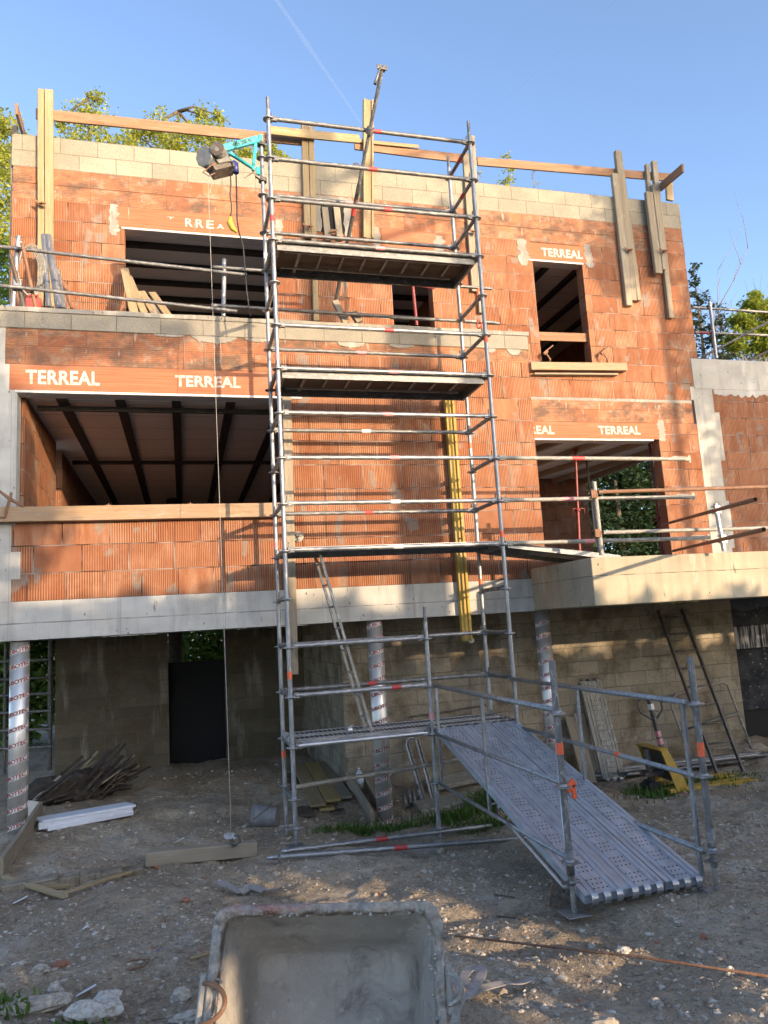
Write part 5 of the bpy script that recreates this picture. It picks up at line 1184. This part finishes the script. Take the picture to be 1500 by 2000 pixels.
# pallet truck
t=thing('pallet_truck',(4.75,.8,-.13),'yellow pallet truck with a taped black handle parked in front of the block wall','pallet truck')
gy=.75; p0=V((4.60,gy,GZ(4.6,gy)))
for dy in (0,.33):
    b=MB(); z=p0.z+.085
    b.poly([(4.78,gy-.08+dy,z),(5.9,gy-.08+dy,z-.0),(6.12,gy-.05+dy,z-.02),(6.16,gy+.0+dy,z-.03),(6.12,gy+.05+dy,z-.02),(5.9,gy+.08+dy,z),(4.78,gy+.08+dy,z)],(0,0,-.055)); f_=b.build('fork',M_['palyel'],t,bevel=.008)
    b=MB(); b.cyl((5.75,gy-.04+dy,p0.z+.02),(5.75,gy+.04+dy,p0.z+.02),.04,14); b.build('load_roller',M_['black'],t)
for dy in (-.09,.41):
    b=MB(); b.poly([(4.70,gy+dy,p0.z+.56),(4.80,gy+dy,p0.z+.56),(5.02,gy+dy,p0.z+.14),(5.02,gy+dy,p0.z+.03),(4.88,gy+dy,p0.z+.03)],(0,.02,0)); b.build('side_plate',M_['palyel'],t,bevel=.004)
b=MB(); b.poly([(4.76,gy-.068,p0.z+.545),(4.79,gy-.068,p0.z+.545),(5.0,gy-.068,p0.z+.13),(4.97,gy-.068,p0.z+.13)],(0,.475,0)); b.build('back_sheet',M_['dsteel'],t)
b=MB(); b.box(4.68,4.80,gy-.092,gy+.432,p0.z+.561,p0.z+.585); b.build('cap',M_['palyel'],t,bevel=.006)
b=MB(); b.cyl((4.70,gy+.17,p0.z+.08),(4.66,gy+.17,p0.z+.55),.045,14); b.obox((4.58,gy+.17,p0.z+.25),(4.85,gy+.17,p0.z+.25),.12,.05); b.build('pump',M_['dsteel'],t)
b=MB(); b.cyl((4.68,gy+.06,p0.z+.08),(4.68,gy+.13,p0.z+.08),.085,18); b.cyl((4.68,gy+.20,p0.z+.08),(4.68,gy+.27,p0.z+.08),.085,18); b.build('steer_wheel',M_['black'],t)
ha=onY(1300,1490,gy+.1); hb=onY(1268,1367,gy+.05)
bar('drawbar',ha,hb,.05,.05,M_['dsteel'],t)
for f_,m in ((.06,'tape_red'),(.30,'tape_pk'),(.42,'tape_pk'),(.85,'tape_wh')):
    c=ha+(hb-ha)*f_; e=ha+(hb-ha)*(f_+.09); bar('tape',c,e,.054,.054,M_[m],t,bevel=0)
d=(hb-ha).normalized(); sx=V((1,0,0)); b=MB(); c=hb-d*.28
b.path([c,c+sx*-.17+d*.13,c+sx*-.19+d*.26,c+sx*-.13+d*.30,hb-d*.0,c+sx*.11+d*.30,c+sx*.17+d*.26,c+sx*.15+d*.13,c],.013,8); b.build('handle',M_['dsteel'],t)
# rusty bar in the foreground
p=onG(890,1834,.28)+V((0,0,.02)); q=onG(1250,1884,.3)+V((0,0,.05)); r_=onG(1560,1928,.34)+V((0,0,.03)); b=MB(); b.path([p,q,r_],.0075,8); tag(b.build('rebar',M_['rusty']),'long rusty reinforcing bar lying across the foreground dirt','bar')
for i,(xa,ya,xb,yb,lab) in enumerate(((965,1750,1005,1756,'thin dark stick lying on the dirt left of the ramp foot'),(970,1786,1030,1796,'thin dark stick lying below the other stick left of the ramp foot'))):
    b=MB(); b.path([onG(xa,ya,.2)+V((0,0,.012)),onG(xb,yb,.2)+V((0,0,.012))],.006,6); tag(b.build('stick',M_['bark']),lab,'stick')
b=MB(); c0=onG(1075,1770,.2); b.path([c0,c0+V((.02,0,.12)),c0+V((.05,.0,.2)),c0+V((.09,0,.16)),c0+V((.12,0,.08))],.006,6); tag(b.build('bent_rod',M_['rusty']),'thin bent rusty rod stuck in the dirt beside the ramp foot','rod')
b=MB(); c=onG(275,1890,.34); b.path([c+V(v) for v in ((-.12,0,.01),(-.05,.06,.03),(.05,.04,.02),(.02,-.04,.02),(-.1,-.03,.01),(-.12,0,.01))],.006,6); tag(b.build('wire_loop',M_['rusty']),'small bent loop of rusty wire on the dirt left of the tub','wire')
def paper(px,py,s,lab,m='foam'):
    c=onG(px,py,.3); b=MB(); rr=random.Random(int(px)); b.obox(c+V((-s,0,.01)),c+V((s,.3*s,.02+.5*s)),s*1.1,.006,up=(.2,.3,1)); o=b.build('scrap',M_[m]); tag(o,lab,'scrap')
paper(168,1945,.05,'folded pale blue scrap on the large broken stone'); paper(167,1817,.018,'tiny white scrap on the dirt at the left'); paper(310,1852,.016,'tiny blue scrap on the dirt left of the tub','blue'); paper(40,1765,.05,'white shard lying below the laths'); paper(350,1644,.05,'flat pale tile shard beside the hoist weight','tape_wh')
b=MB(); rr=random.Random(2); pts=[onG(x,y,.22)+V((0,0,.03+.03*rr.random())) for x,y in ((425,1735),(450,1742),(470,1750),(490,1738),(515,1752),(540,1748))]
for a_,e in zip(pts,pts[1:]): b.obox(a_,e,.07,.01,up=(rr.uniform(-.5,.5),rr.uniform(-.5,.5),1))
tag(b.build('crumpled_sheet',M_['strap']),'torn strip of dirty sheet on the dirt behind the tub','sheet')
# ------------------------------------------------------------------ mortar tub lying on its side
tub=thing('mortar_tub',(-.2,-4.7,.35),'cement caked mortar tub tipped on its side facing the camera','tub')
el=rad(62); upv=V((math.sin(YAW)*math.cos(el),math.cos(YAW)*math.cos(el),math.sin(el))); rt=V((math.cos(YAW),-math.sin(YAW),0)).normalized()
rt=(rt*math.cos(ROL*.6)+upv*math.sin(ROL*.6)*1.0).normalized(); upv=(upv-rt*upv.dot(rt)).normalized(); inn=upv.cross(rt)*1.0
if inn.dot(_fw)<0: inn=-inn
dist=3.15; top=CAM+ray(640,1768)*(dist/ray(640,1768).dot(_fw))
Wt=.5*425/F*dist; Ht=.72
def ring(hw,top_,bot_,rc,n=7):
    """rounded rectangle in the rim plane: x along rt, y from top (0) down"""
    pts=[]
    for cx,cy,a0 in ((hw-rc,-top_-rc,0),(-hw+rc,-top_-rc,90),(-hw+rc,-bot_+rc,180),(hw-rc,-bot_+rc,270)):
        for i in range(n): a_=rad(a0+90*i/(n-1)); pts.append((cx+rc*math.cos(a_),cy+rc*math.sin(a_)))
    return pts
def w3(p,d): return top+rt*p[0]+upv*p[1]+inn*d
prof=[(.0,.0,.10,-.002,1),(.012,.014,.10,-.016,1),(.035,.03,.10,-.018,1),(.05,.045,.095,-.004,1),(.075,.07,.085,.06,0),(.105,.10,.08,.2,0),(.135,.125,.08,.33,0),(.165,.16,.09,.385,0),(.23,.23,.1,.40,0)]
rimb=MB();inb=MB()
def loft(mb,rings,close=None):
    R_=[[mb.bm.verts.new(p) for p in rg] for rg in rings]
    for a_,b_ in zip(R_,R_[1:]):
        n=len(a_)
        for i in range(n): f=mb.bm.faces.new((a_[i],a_[(i+1)%n],b_[(i+1)%n],b_[i])); f.smooth=True
    if close: mb.bm.faces.new(R_[-1])
    return R_
def rgs(lst): return [[w3(p,d) for p in ring(Wt+.012*2-a_*1.0 if True else 0,a_*1.0-.012,Ht-a_,rc)] for a_,a2,rc,d,_ in lst]
outer=[(.0,0,.10,.05,0),(-.002,0,.1,.045,0)]
loft(rimb,[[w3(p,d) for p in ring(Wt+.02-a_,a_-.01,Ht-a_,rc)] for a_,rc,d in ((.05,.075,.09),(.004,.08,.06),(.0,.08,.03),(.0,.08,.0),(.007,.08,-.011),(.030,.08,-.013),(.041,.075,-.006),(.048,.07,.03))])
loft(inb,[[w3(p,d) for p in ring(Wt+.02-a_,a_-.01,Ht-a_,rc)] for a_,rc,d in ((.048,.07,.03),(.066,.07,.10),(.10,.08,.2),(.125,.08,.31),(.150,.09,.375),(.19,.1,.40),(.26,.08,.405),(.31,.04,.406),(.345,.012,.406))],True)
outb=MB(); loft(outb,[[w3(p,d) for p in ring(Wt+.02-a_,a_-.01,Ht-a_,rc)] for a_,rc,d in ((.045,.09,.09),(.07,.085,.2),(.095,.08,.32),(.13,.09,.41),(.2,.1,.43))],True)
for mb in (inb,rimb):
    bmesh.ops.subdivide_edges(mb.bm,edges=list(mb.bm.edges),cuts=2,use_grid_fill=True)
    mb.bm.normal_update()
    for v in mb.bm.verts: v.co+=v.normal*(.0045*mnoise.noise(v.co*9)+.004*mnoise.noise(v.co*30)+.0025*mnoise.noise(v.co*70))
    for f in mb.bm.faces: f.smooth=True
rim=rimb.build('rim',M_['rim'],tub,loc=top+V((0,0,-.6))); 
inb.build('inner_shell',M_['tub'],tub); outb.build('outer_shell',M_['bucket'],tub)
def lug(s,y0,y1):
    x=s*(Wt-.0); b=MB(); o_=w3((x+s*.02,y0),.01); b.obox(w3((x+s*.035,y0+.035),.03),w3((x+s*.035,y1-.035),.03),.06,.03,up=rt); b.build('lug',M_['tub'],tub,bevel=.008)
    b=MB(); pts=[]; cy=(y0+y1)/2; hh=(y0-y1)/2
    for i in range(13):
        a_=math.pi*i/12; pts.append(w3((x+s*.025-s*.10*math.sin(a_)*(1 if s<0 else -.55),cy+hh*math.cos(a_)),-.03-.03*math.sin(a_)))
    b.path(pts,.0095,10); b.build('handle',M_['rusty'] if s<0 else M_['dirty'],tub)
lug(-1,-.275,-.41); lug(1,-.255,-.36)
b=MB(); rr=random.Random(4)
for i in range(170):
    t_=rr.random(); x=-Wt+2*Wt*t_; q=w3((x,-.012-.03*rr.random()),-.012) if i<90 else w3(((Wt-.012-.03*rr.random())*(1 if i%3 else -1),-.08-.5*rr.random()),-.012)
    b.blob(q,.003+.007*rr.random()**2,1,.5,(1,1,.8),i)
b.build('cement_crust',M_['tub'],rim)['kind']='stuff'
# webbing strap
sp=[w3((Wt+.05,-.31),.0),w3((Wt+.07,-.40),-.02)]; g1=onG(905,1990,.38)+V((0,0,.06))
b=MB(); 
def ribbon(pts,wd,name='strap',th=.004):
    pts=[V(p) for p in pts]
    for i in range(8): pass
    cr=[]
    for i in range(len(pts)-1):
        p0_=pts[max(i-1,0)];p1_=pts[i];p2_=pts[i+1];p3_=pts[min(i+2,len(pts)-1)]
        for k in range(6):
            t_=k/6; cr.append(.5*((2*p1_)+(p2_-p0_)*t_+(2*p0_-5*p1_+4*p2_-p3_)*t_*t_+(3*p1_-p0_-3*p2_+p3_)*t_**3))
    cr.append(pts[-1]); prev=None
    for i,p in enumerate(cr):
        tn=(cr[min(i+1,len(cr)-1)]-cr[max(i-1,0)]).normalized(); sd=tn.cross(V((.2*math.sin(i*.35),.3*math.cos(i*.27),1))).normalized(); nn=sd.cross(tn).normalized()*th
        cur=[b.bm.verts.new(p+sd*wd/2),b.bm.verts.new(p-sd*wd/2),b.bm.verts.new(p-sd*wd/2+nn),b.bm.verts.new(p+sd*wd/2+nn)]
        if prev:
            for k in range(4): f=b.bm.faces.new((prev[k],prev[(k+1)%4],cur[(k+1)%4],cur[k]))
        else: b.bm.faces.new(cur)
        prev=cur
    b.bm.faces.new(prev[::-1])
def gp(x,y,h=.03): return onG(x,y,.38)+V((0,0,h))
ribbon([w3((Wt+.055,-.27),-.01),w3((Wt+.075,-.34),-.03),w3((Wt+.05,-.42),-.0),w3((Wt+.08,-.48),-.02),gp(880,2010,.12)],.035)
ribbon([gp(900,2000,.10),gp(925,1975,.08),gp(950,1948,.06),gp(985,1938,.05),gp(1015,1935,.04),gp(1045,1916,.035)],.05)
ribbon([gp(910,1995,.09),gp(935,1960,.10),gp(945,1925,.08),gp(925,1915,.07),gp(908,1930,.06),gp(925,1955,.05)],.045)
tag(b.build('lifting_strap',M_['strap']),'dirty webbing lifting strap trailing from the right handle of the tub','strap')
# openings cut in the unseen foliage along sun rays to light chosen spots
GAPS=[(onZ(x,y,.33),r) for x,y,r in ((905,1838,.16),(960,1850,.17),(1030,1850,.19),(1110,1858,.19),(1190,1850,.17),(1260,1880,.14),(20,1940,.16),(90,1948,.15),(1460,1850,.2),(1340,1870,.2),(1400,1835,.16),(1120,1965,.16),(200,1950,.12),(1150,1975,.10))]
GAPS=[(g_,r_*1.25+.07) for g_,r_ in GAPS]+[(CAM+ray(x,y)*(3.2/ray(x,y).dot(_fw)),r) for x,y,r in ((440,1850,.055),(436,1900,.06),(432,1950,.06),(430,2000,.06))]
HEDGE=[]
# (u along the unseen tree row, top height, bottom, half depth)
_hr=random.Random(12)
u=-9.5
while u<10.5:
    topz=5.62 if u<.3 else (5.3 if u<1.7 else max(4.1,4.86-.13*(u-2.0)))
    HEDGE.append((u,topz+_hr.uniform(-.16,.16))); u+=1.05
# ------------------------------------------------------------------ trees
def leaves(name,pts,size,mat,parent,seed,flat=.5):
    rs=np.random.RandomState(seed); n=len(pts); P=np.array(pts)
    nrm=rs.normal(size=(n,3)); nrm[:,2]=np.abs(nrm[:,2])+flat; nrm/=np.linalg.norm(nrm,axis=1)[:,None]
    a=np.cross(nrm,rs.normal(size=(n,3))); a/=np.linalg.norm(a,axis=1)[:,None]; b=np.cross(nrm,a); s=size*rs.uniform(.55,1.25,(n,1))
    q=np.stack([P-a*s,P-b*s*.55+nrm*s*.12,P+a*s,P+b*s*.55+nrm*s*.12],1).reshape(-1,3); f=np.arange(4*n).reshape(n,4)
    t=np.repeat(np.clip(rs.beta(1.5,1.8,n),0,1),4)
    o=npmesh(name,q,f,M_[mat],False,t); L=WM[parent].translation
    o.data.transform(Matrix.Translation(-L)); place(o,Matrix.Translation(L),parent); return o
def tree(name,label,base,cl,size,n,mat,seed,bark='bark',cat='tree',group=None,tr=.16,sub=9,tight=.30,limbs=True,trunk_to=None):
    rs=np.random.RandomState(seed); base=V(base); t=thing(name,base,label,cat,group); b=MB()
    top=V((np.mean([c[0] for c in cl]),np.mean([c[1] for c in cl]),max(c[2] for c in cl))) if trunk_to is None else V(trunk_to)
    N=9; tp=[base+(top-base)*(i/(N-1))+V((.25*mnoise.noise(V((i*.6,seed,0))),.25*mnoise.noise(V((i*.6,seed,7))),0))*(i>0) for i in range(N)]
    b.path(tp,[tr*(1-.8*i/(N-1)) for i in range(N)],9); pts=[]
    tot=sum(c[3]**2 for c in cl)
    for ci,c in enumerate(cl):
        cc=V(c[:3]); r=c[3]
        k=min(range(N),key=lambda i:abs(tp[i].z-(cc.z-.6*r))+.2*i*0)
        s=tp[k]; mid=(s+cc)/2+V((rs.uniform(-.2,.2),rs.uniform(-.2,.2),.1)); 
        b.path([s,mid,cc],[tr*.34,tr*.2,tr*.08],6)
        m=max(1,int(n*r*r/tot))
        for j in range(sub):
            d=V(rs.normal(size=3)).normalized(); e=cc+d*r*rs.uniform(.35,1.05); e.z-=0
            b.path([cc+d*.1*r,(cc+e)/2+V((0,0,.05*r)),e],[tr*.08,tr*.055,tr*.02],5)
            mm=m//sub
            f=rs.uniform(.25,1.05,mm)[:,None]; P=np.array(cc)[None]*(1-f)+np.array(e)[None]*f+rs.normal(size=(mm,3))*r*tight*np.array([1,1,.8]); pts.append(P)
    b.build('trunk',M_[bark],t); 
    if n: leaves('crown',np.concatenate(pts),size,mat,t,seed)
    return t
def pc(px,py,Y,r): p=onY(px,py,Y); return (p.x,p.y,p.z,r)
def gb(x,y): return (x,y,GZ(x,y)-.1)
# row of spring trees behind the house, left
a=pc(185,215,17,1.0)
tree('spring_tree','spring tree with sparse yellow green leaves rising highest behind the left of the parapet',gb(a[0],17),[pc(186,195,17,.42),pc(180,240,17,.75),pc(150,285,17,.8),pc(210,290,17,.7),pc(120,240,17,.45),pc(185,340,17,1.0)],.068,4000,'leaf_y',21,tr=.18,tight=.26)
a=pc(340,270,16,1)
tree('spring_tree','broad spring tree with yellow green leaves behind the brown guard plank',gb(a[0],16),[pc(395,225,16,.38),pc(425,225,16,.35),pc(370,255,16,.6),pc(310,255,16,.65),pc(270,265,16,.55),pc(330,295,16,.9),pc(420,280,16,.8),pc(260,300,16,.7)],.066,5600,'leaf_y',22,tr=.2,tight=.26)
a=pc(500,300,16.5,1)
tree('spring_tree','small spring tree showing through the top left of the scaffold',gb(a[0],16.5),[pc(530,295,16.5,.45),pc(480,310,16.5,.6),pc(550,310,16.5,.35),pc(505,330,16.5,.7)],.072,2600,'leaf_y',23,tr=.15,tight=.26)
a=pc(-20,330,15,1)
tree('spring_tree','tall leafy tree at the left edge beside the house corner',gb(a[0]-.6,15),[pc(10,255,15,.7),pc(-20,330,15,1.2),pc(5,400,15,.7),pc(-30,470,15,1.3),pc(5,300,15,.5)],.078,5200,'leaf_y',24,tr=.22,tight=.28)
a=pc(-10,560,13,1)
tree('dark_tree','dark green tree at the left edge below the leafy one',gb(a[0]-.5,13),[pc(-5,560,13,.8),pc(0,500,13,.5),pc(-30,640,13,1.3)],.08,4200,'leaf_g',25,tr=.2,tight=.3)
for i,(px,py,r,n,lab) in enumerate(((990,320,.5,260,'thin young shoots with small leaves sticking up above the parapet right of the scaffold'),(940,352,.22,60,'tiny leafy twig just right of the scaffold above the parapet'),(1045,350,.4,40,'nearly bare twigs above the parapet left of the long timber post'))):
    c=onY(px,py,15); t=tree('sapling',lab,gb(c.x,15),[(c.x,15,c.z+.30,r*.5),(c.x+.1,15,c.z-.25,r*.7),(c.x-.1,15.1,c.z-.7,r)],.06,n,'leaf_y',30+i,bark='barkp',tr=.05,sub=7,tight=.16)
# right: conifers, bare tree, maple
def conifer(label,base,h,r,n,seed,z0=.6,dens=1,mat='leaf_d',lean=0):
    rs=np.random.RandomState(seed); base=V(base); t=thing('conifer',base,label,'conifer'); b=MB(); b.path([base,base+V((0,0,h*.5)),base+V((0,0,h))],[.16,.1,.015],8); pts=[]
    nb=int(h*9*dens)
    for i in range(nb):
        f=(i+rs.rand())/nb; z=base.z+z0+(h-z0)*f; L=r*(1-f)**.8*rs.uniform(.65,1.15)+.12; a=rs.uniform(0,6.28); d=V((math.cos(a),math.sin(a),-.12+.25*f)); s=V((base.x,base.y,z)); e=s+d*L+V((0,0,.12*L))
        b.path([s,(s+e)/2+V((0,0,-.05*L)),e],[.02,.014,.005],4); m=max(6,int(n/nb*L/r*1.7)); g_=rs.uniform(.12,1,m)[:,None]; P=np.array(s)[None]*(1-g_)+np.array(e)[None]*g_+rs.normal(size=(m,3))*np.array([.13,.13,.06])*(.5+L*.45); P[:,2]-=.06*L; pts.append(P)
    b.build('trunk',M_['bark'],t); leaves('crown',np.concatenate(pts),.075,mat,t,seed,1.0); return t
p=onY(1362,520,15); conifer('dark conifer touching the right edge of the brick wall',gb(p.x-.2,15),p.z-GZ(p.x,15)+.2,2.3,16000,41)
p=onY(1400,590,17); conifer('lower dark conifer with spreading boughs behind the wing guardrail',gb(p.x,17),p.z-GZ(p.x,17),2.8,15000,42)
p=onY(1530,330,13); conifer('tall spruce at the right edge of the picture with only its bough tips in view',gb(p.x+.75,13),p.z-GZ(p.x,13)+1,1.9,16000,43)
p=onY(1420,640,14)
tree('maple_tree','fresh green maple with light yellow leaves behind the wing guardrail',gb(onY(1475,640,14).x,14),[pc(1470,600,14,.5),pc(1455,630,14,.55),pc(1500,610,14,.6),pc(1440,670,14,.5),pc(1490,670,14,.8),pc(1530,640,14,.8),pc(1475,575,14,.25)],.085,9500,'leaf_m',44,tr=.1,tight=.25)
def baretree(label,base,tops,seed,tr=.09):
    rs=np.random.RandomState(seed); base=V(base); t=thing('bare_tree',base,label,'tree'); b=MB()
    def br(s,d,L,r,dep):
        pts=[s]; p=s.copy(); dd=d.copy()
        for i in range(4):
            dd=(dd+V(rs.normal(size=3))*.13+V((0,0,.06))).normalized(); p=p+dd*L/4; pts.append(p.copy())
        b.path(pts,[r*(1-.18*i) for i in range(5)],5 if dep<2 else 4)
        if dep<5:
            for k in range(rs.randint(2,5) if dep else 11):
                q=pts[rs.randint(1,5)]; nd=(dd+V(rs.normal(size=3))*.42+V((0,0,.25))).normalized(); br(q,nd,L*rs.uniform(.6,.88),r*.58,dep+1)
    br(base,V((0,0,1)),tops*.45,tr,0); b.build('trunk',M_['barkp'],t); return t
p=onY(1395,500,19); baretree('bare tree with fine pale branches between the conifers',gb(p.x,19),(p.z-GZ(p.x,19))*.80,51,.22)
p=onY(1445,540,20); baretree('second bare tree with fine branches further right behind the wing',gb(p.x,20),(p.z-GZ(p.x,20))*.80,57,.19)
# greenery seen through the openings
p=onY(1225,980,12); conifer('dark conifer seen through the right ground floor opening',gb(p.x+.6,12.5),8.6,3.6,26000,61,mat='leaf_d'); conifer('second dark conifer seen through the right ground floor opening behind the prop',gb(p.x-1.9,13.5),8.0,3.2,17000,63,mat='leaf_d'); conifer('third dark conifer behind the right jamb of the ground floor opening',gb(p.x+3.6,13),6.4,3.0,15000,64,mat='leaf_d')
tree('hedge_shrub','sunlit yellow green shrub seen low through the right ground floor opening',gb(p.x+.7,10.5),[(p.x+.3,10.5,2.6,.6),(p.x+1.1,10.6,3.0,.7),(p.x+1.4,10.3,2.2,.7)],.07,1500,'leaf_m',62,cat='shrub',tr=.06)
for i,(px,Y,r,lab) in enumerate(((395,11.5,1.5,'green shrub seen over the black sheet of the basement doorway'),(55,10.5,1.6,'green shrub seen behind the left foil column'),(-60,10,1.5,'green shrub at the left edge below the concrete beam'))):
    c=onY(px,1270,Y); tree('garden_shrub',lab,gb(c.x,Y),[(c.x,Y,2.0,r*.7),(c.x-.9,Y+.3,2.6,r*.6),(c.x+.9,Y-.2,2.3,r*.65),(c.x,Y,3.0,r*.6),(c.x+.4,Y,1.0,r*.7),(c.x-.7,Y,1.0,r*.7)],.10,6500,'leaf_g',70+i,cat='shrub',tr=.07,tight=.35)
c=onY(341,1270,8.5); b=MB(); b.path([(c.x,8.5,-.2),(c.x+.02,8.5,2),(c.x,8.5,6)],[.16,.15,.13],12); t=thing('tree_trunk',(c.x,8.5,-.1),'dark tree trunk seen in the basement doorway above the black sheet','tree trunk'); b.build('trunk',M_['bark'],t)
# back scaffold seen at the left under the beam
t=thing('rear_scaffold',(-3.5,6.6,0),'dark scaffold frames standing behind the left foil column','scaffold')
for px in (98,8,150-54): 
    pa=onY(px,1500,6.5); tube('standard',(pa.x,6.5,-.1),(pa.x,6.5,2.9),.03,M_['dsteel'],t)
for py in (1290,1325,1356,1390,1425,1460): tube('ledger',onY(-70,py+6,6.3),onY(100,py-2,6.3),.022,M_['dsteel' if py>1300 and py<1340 else 'galvd'],t)
# ------------------------------------------------------------------ unseen trees behind the camera, crowns shaped to shade the yard and walls
hd=V((sd.x,sd.y,0)).normalized(); pu=V((-hd.y,hd.x,0))
if pu.x<0: pu=-pu
def shade(d,u): return hd*d+pu*u+V((0,0,0))
def gapfilter(P):
    keep=np.ones(len(P),bool); S=np.array(sd)
    for g_,r_ in GAPS:
        d=P-np.array(g_)[None]; t_=d@S; q_=d-t_[:,None]*S[None]; keep&=~((np.linalg.norm(q_,axis=1)<r_)&(t_>1))
    return P[keep]
def shade_tree(label,u0,d0,cl,n,seed,tr=.2,trunk_top=None,size=.17):
    rs=np.random.RandomState(seed); b0=shade(d0,u0); z0=GZ(b0.x,b0.y); t=thing('shade_tree',(b0.x,b0.y,z0),label,'tree','unseen shade trees behind the viewpoint'); b=MB()
    tz=trunk_top or max(c[2]+c[5]*.5 for c in cl); b.path([V((b0.x,b0.y,z0-.2)),V((b0.x,b0.y,z0+(tz-z0)*.5)),V((b0.x,b0.y,tz))],[tr,tr*.9,tr*.55],10)
    pts=[]; vol=sum(c[3]*c[4]*c[5] for c in cl)
    for (a,e,z,ra,re,rz) in cl:
        c=V((b0.x,b0.y,z))+pu*a+hd*e; b.path([V((b0.x,b0.y,max(z0+.5,z-rz))),(c+V((b0.x,b0.y,z-rz)))/2,c],[tr*.4,tr*.25,tr*.1],6)
        m=int(n*ra*re*rz/vol); q=rs.normal(size=(m,3)); q/=np.linalg.norm(q,axis=1)[:,None]; q*=(rs.rand(m,1)**(1/2.2)); P=np.array(c)[None]+q[:,:1]*ra*np.array(pu)[None]+q[:,1:2]*re*np.array(hd)[None]+q[:,2:]*rz*np.array([[0,0,1]]); pts.append(P)
    b.build('trunk',M_['bark'],t); 
    if n: leaves('crown',gapfilter(np.concatenate(pts)),size,'leaf_g',t,seed)
    return t
GT='leafy unseen tree behind the viewpoint, shaped to shade the yard'
for i,(u_,tz) in enumerate(HEDGE):
    shade_tree(GT,u_,16,[(0,0,tz-1.4,1.15,1.2,1.45),(0,.3,tz-2.6,1.2,1.3,1.6),(0,-.2,1.3,1.2,1.2,1.4),(.3,.2,tz-.7,.7,.9,.72),(-.4,.3,tz-.75,.75,.9,.78)],4200,200+i)
shade_tree(GT,2.17,15,[(0,0,17.0,2.3,2.5,2.2),(.63,.3,11.5,.10,.4,.75),(1.95,0,11.3,.2,.6,.75),(2.0,.2,12.6,.35,.6,.8)],2600,300,.32,16.5)
shade_tree(GT,-2.7,16,[(0,0,7.0,1.3,1.3,1.6),(1.1,.1,8.75,.8,.9,.32),(1.95,.1,8.7,.5,.8,.26),(-1.5,0,7.1,1.2,1.3,1.6)],5200,304,.12)
shade_tree(GT,7.5,15,[(-.15,0,11.1,1.1,1.2,1.3),(-.2,0,12.7,1.2,1.2,1.3),(-.85,.3,10.5,.4,.8,.55),(1.0,.2,8.7,1.0,1.2,1.6),(1.5,.2,6.4,1.1,1.2,1.7)],4600,303,.1,13)
def dense(label,u_,Y,cl,n,seed,mat='leaf_d'):
    t=thing('evergreen_tree',(u_,Y,GZ(u_,Y)),label,'tree'); rs=np.random.RandomState(seed); b=MB(); b.path([(u_,Y,-.2),(u_,Y,3),(u_,Y,6)],[.2,.15,.05],9); b.build('trunk',M_['bark'],t); vol=sum(c[3]**3 for c in cl); pts=[]
    for (a,e,z,r) in cl:
        m=int(n*r**3/vol); q=rs.normal(size=(m,3)); q/=np.linalg.norm(q,axis=1)[:,None]; q*=(rs.rand(m,1)**.45)*(1+.35*np.sin(q[:,:1]*9)*np.cos(q[:,2:]*8)); pts.append(np.array([[u_+a,Y+e,z]])+q*r)
    leaves('crown',np.concatenate(pts),.085,mat,t,seed,.8)
p=onY(1205,980,11.5); dense('dense dark evergreen filling the right ground floor opening',p.x,11.5,[(-.9,0,1.6,1.5),(.6,.2,1.8,1.5),(0,.3,3.4,1.5),(1.6,.3,3.6,1.5),(-1.1,.2,4.6,1.4),(1.0,.2,5.0,1.3),(2.6,.2,1.8,1.5),(2.6,.3,4.4,1.4),(.2,.8,6.3,1.5),(2.2,.8,6.4,1.5),(-1.5,.9,6.2,1.4),(-2.4,.5,3,1.5),(0,0,.5,1.2),(2,0,.3,1.2)],52000,401)

for (xa,ya,xb,yb,r_,lab) in ((1225,-20,965,215,4.0,'faint thin contrail at the top right of the sky'),(520,-30,705,240,9.0,'broad faint contrail above the middle of the house')):
    p=CAM+ray(xa,ya)*2000; q=CAM+ray(xb,yb)*2600; b=MB(); n=14; b.path([p+(q-p)*(i/n) for i in range(n+1)],[r_*(.6+.5*abs(mnoise.noise(V((i*.7,xa,0)))))*(1-.6*(i/n)**2) for i in range(n+1)],8); tag(b.build('contrail',M_['vapour']),lab,'contrail')
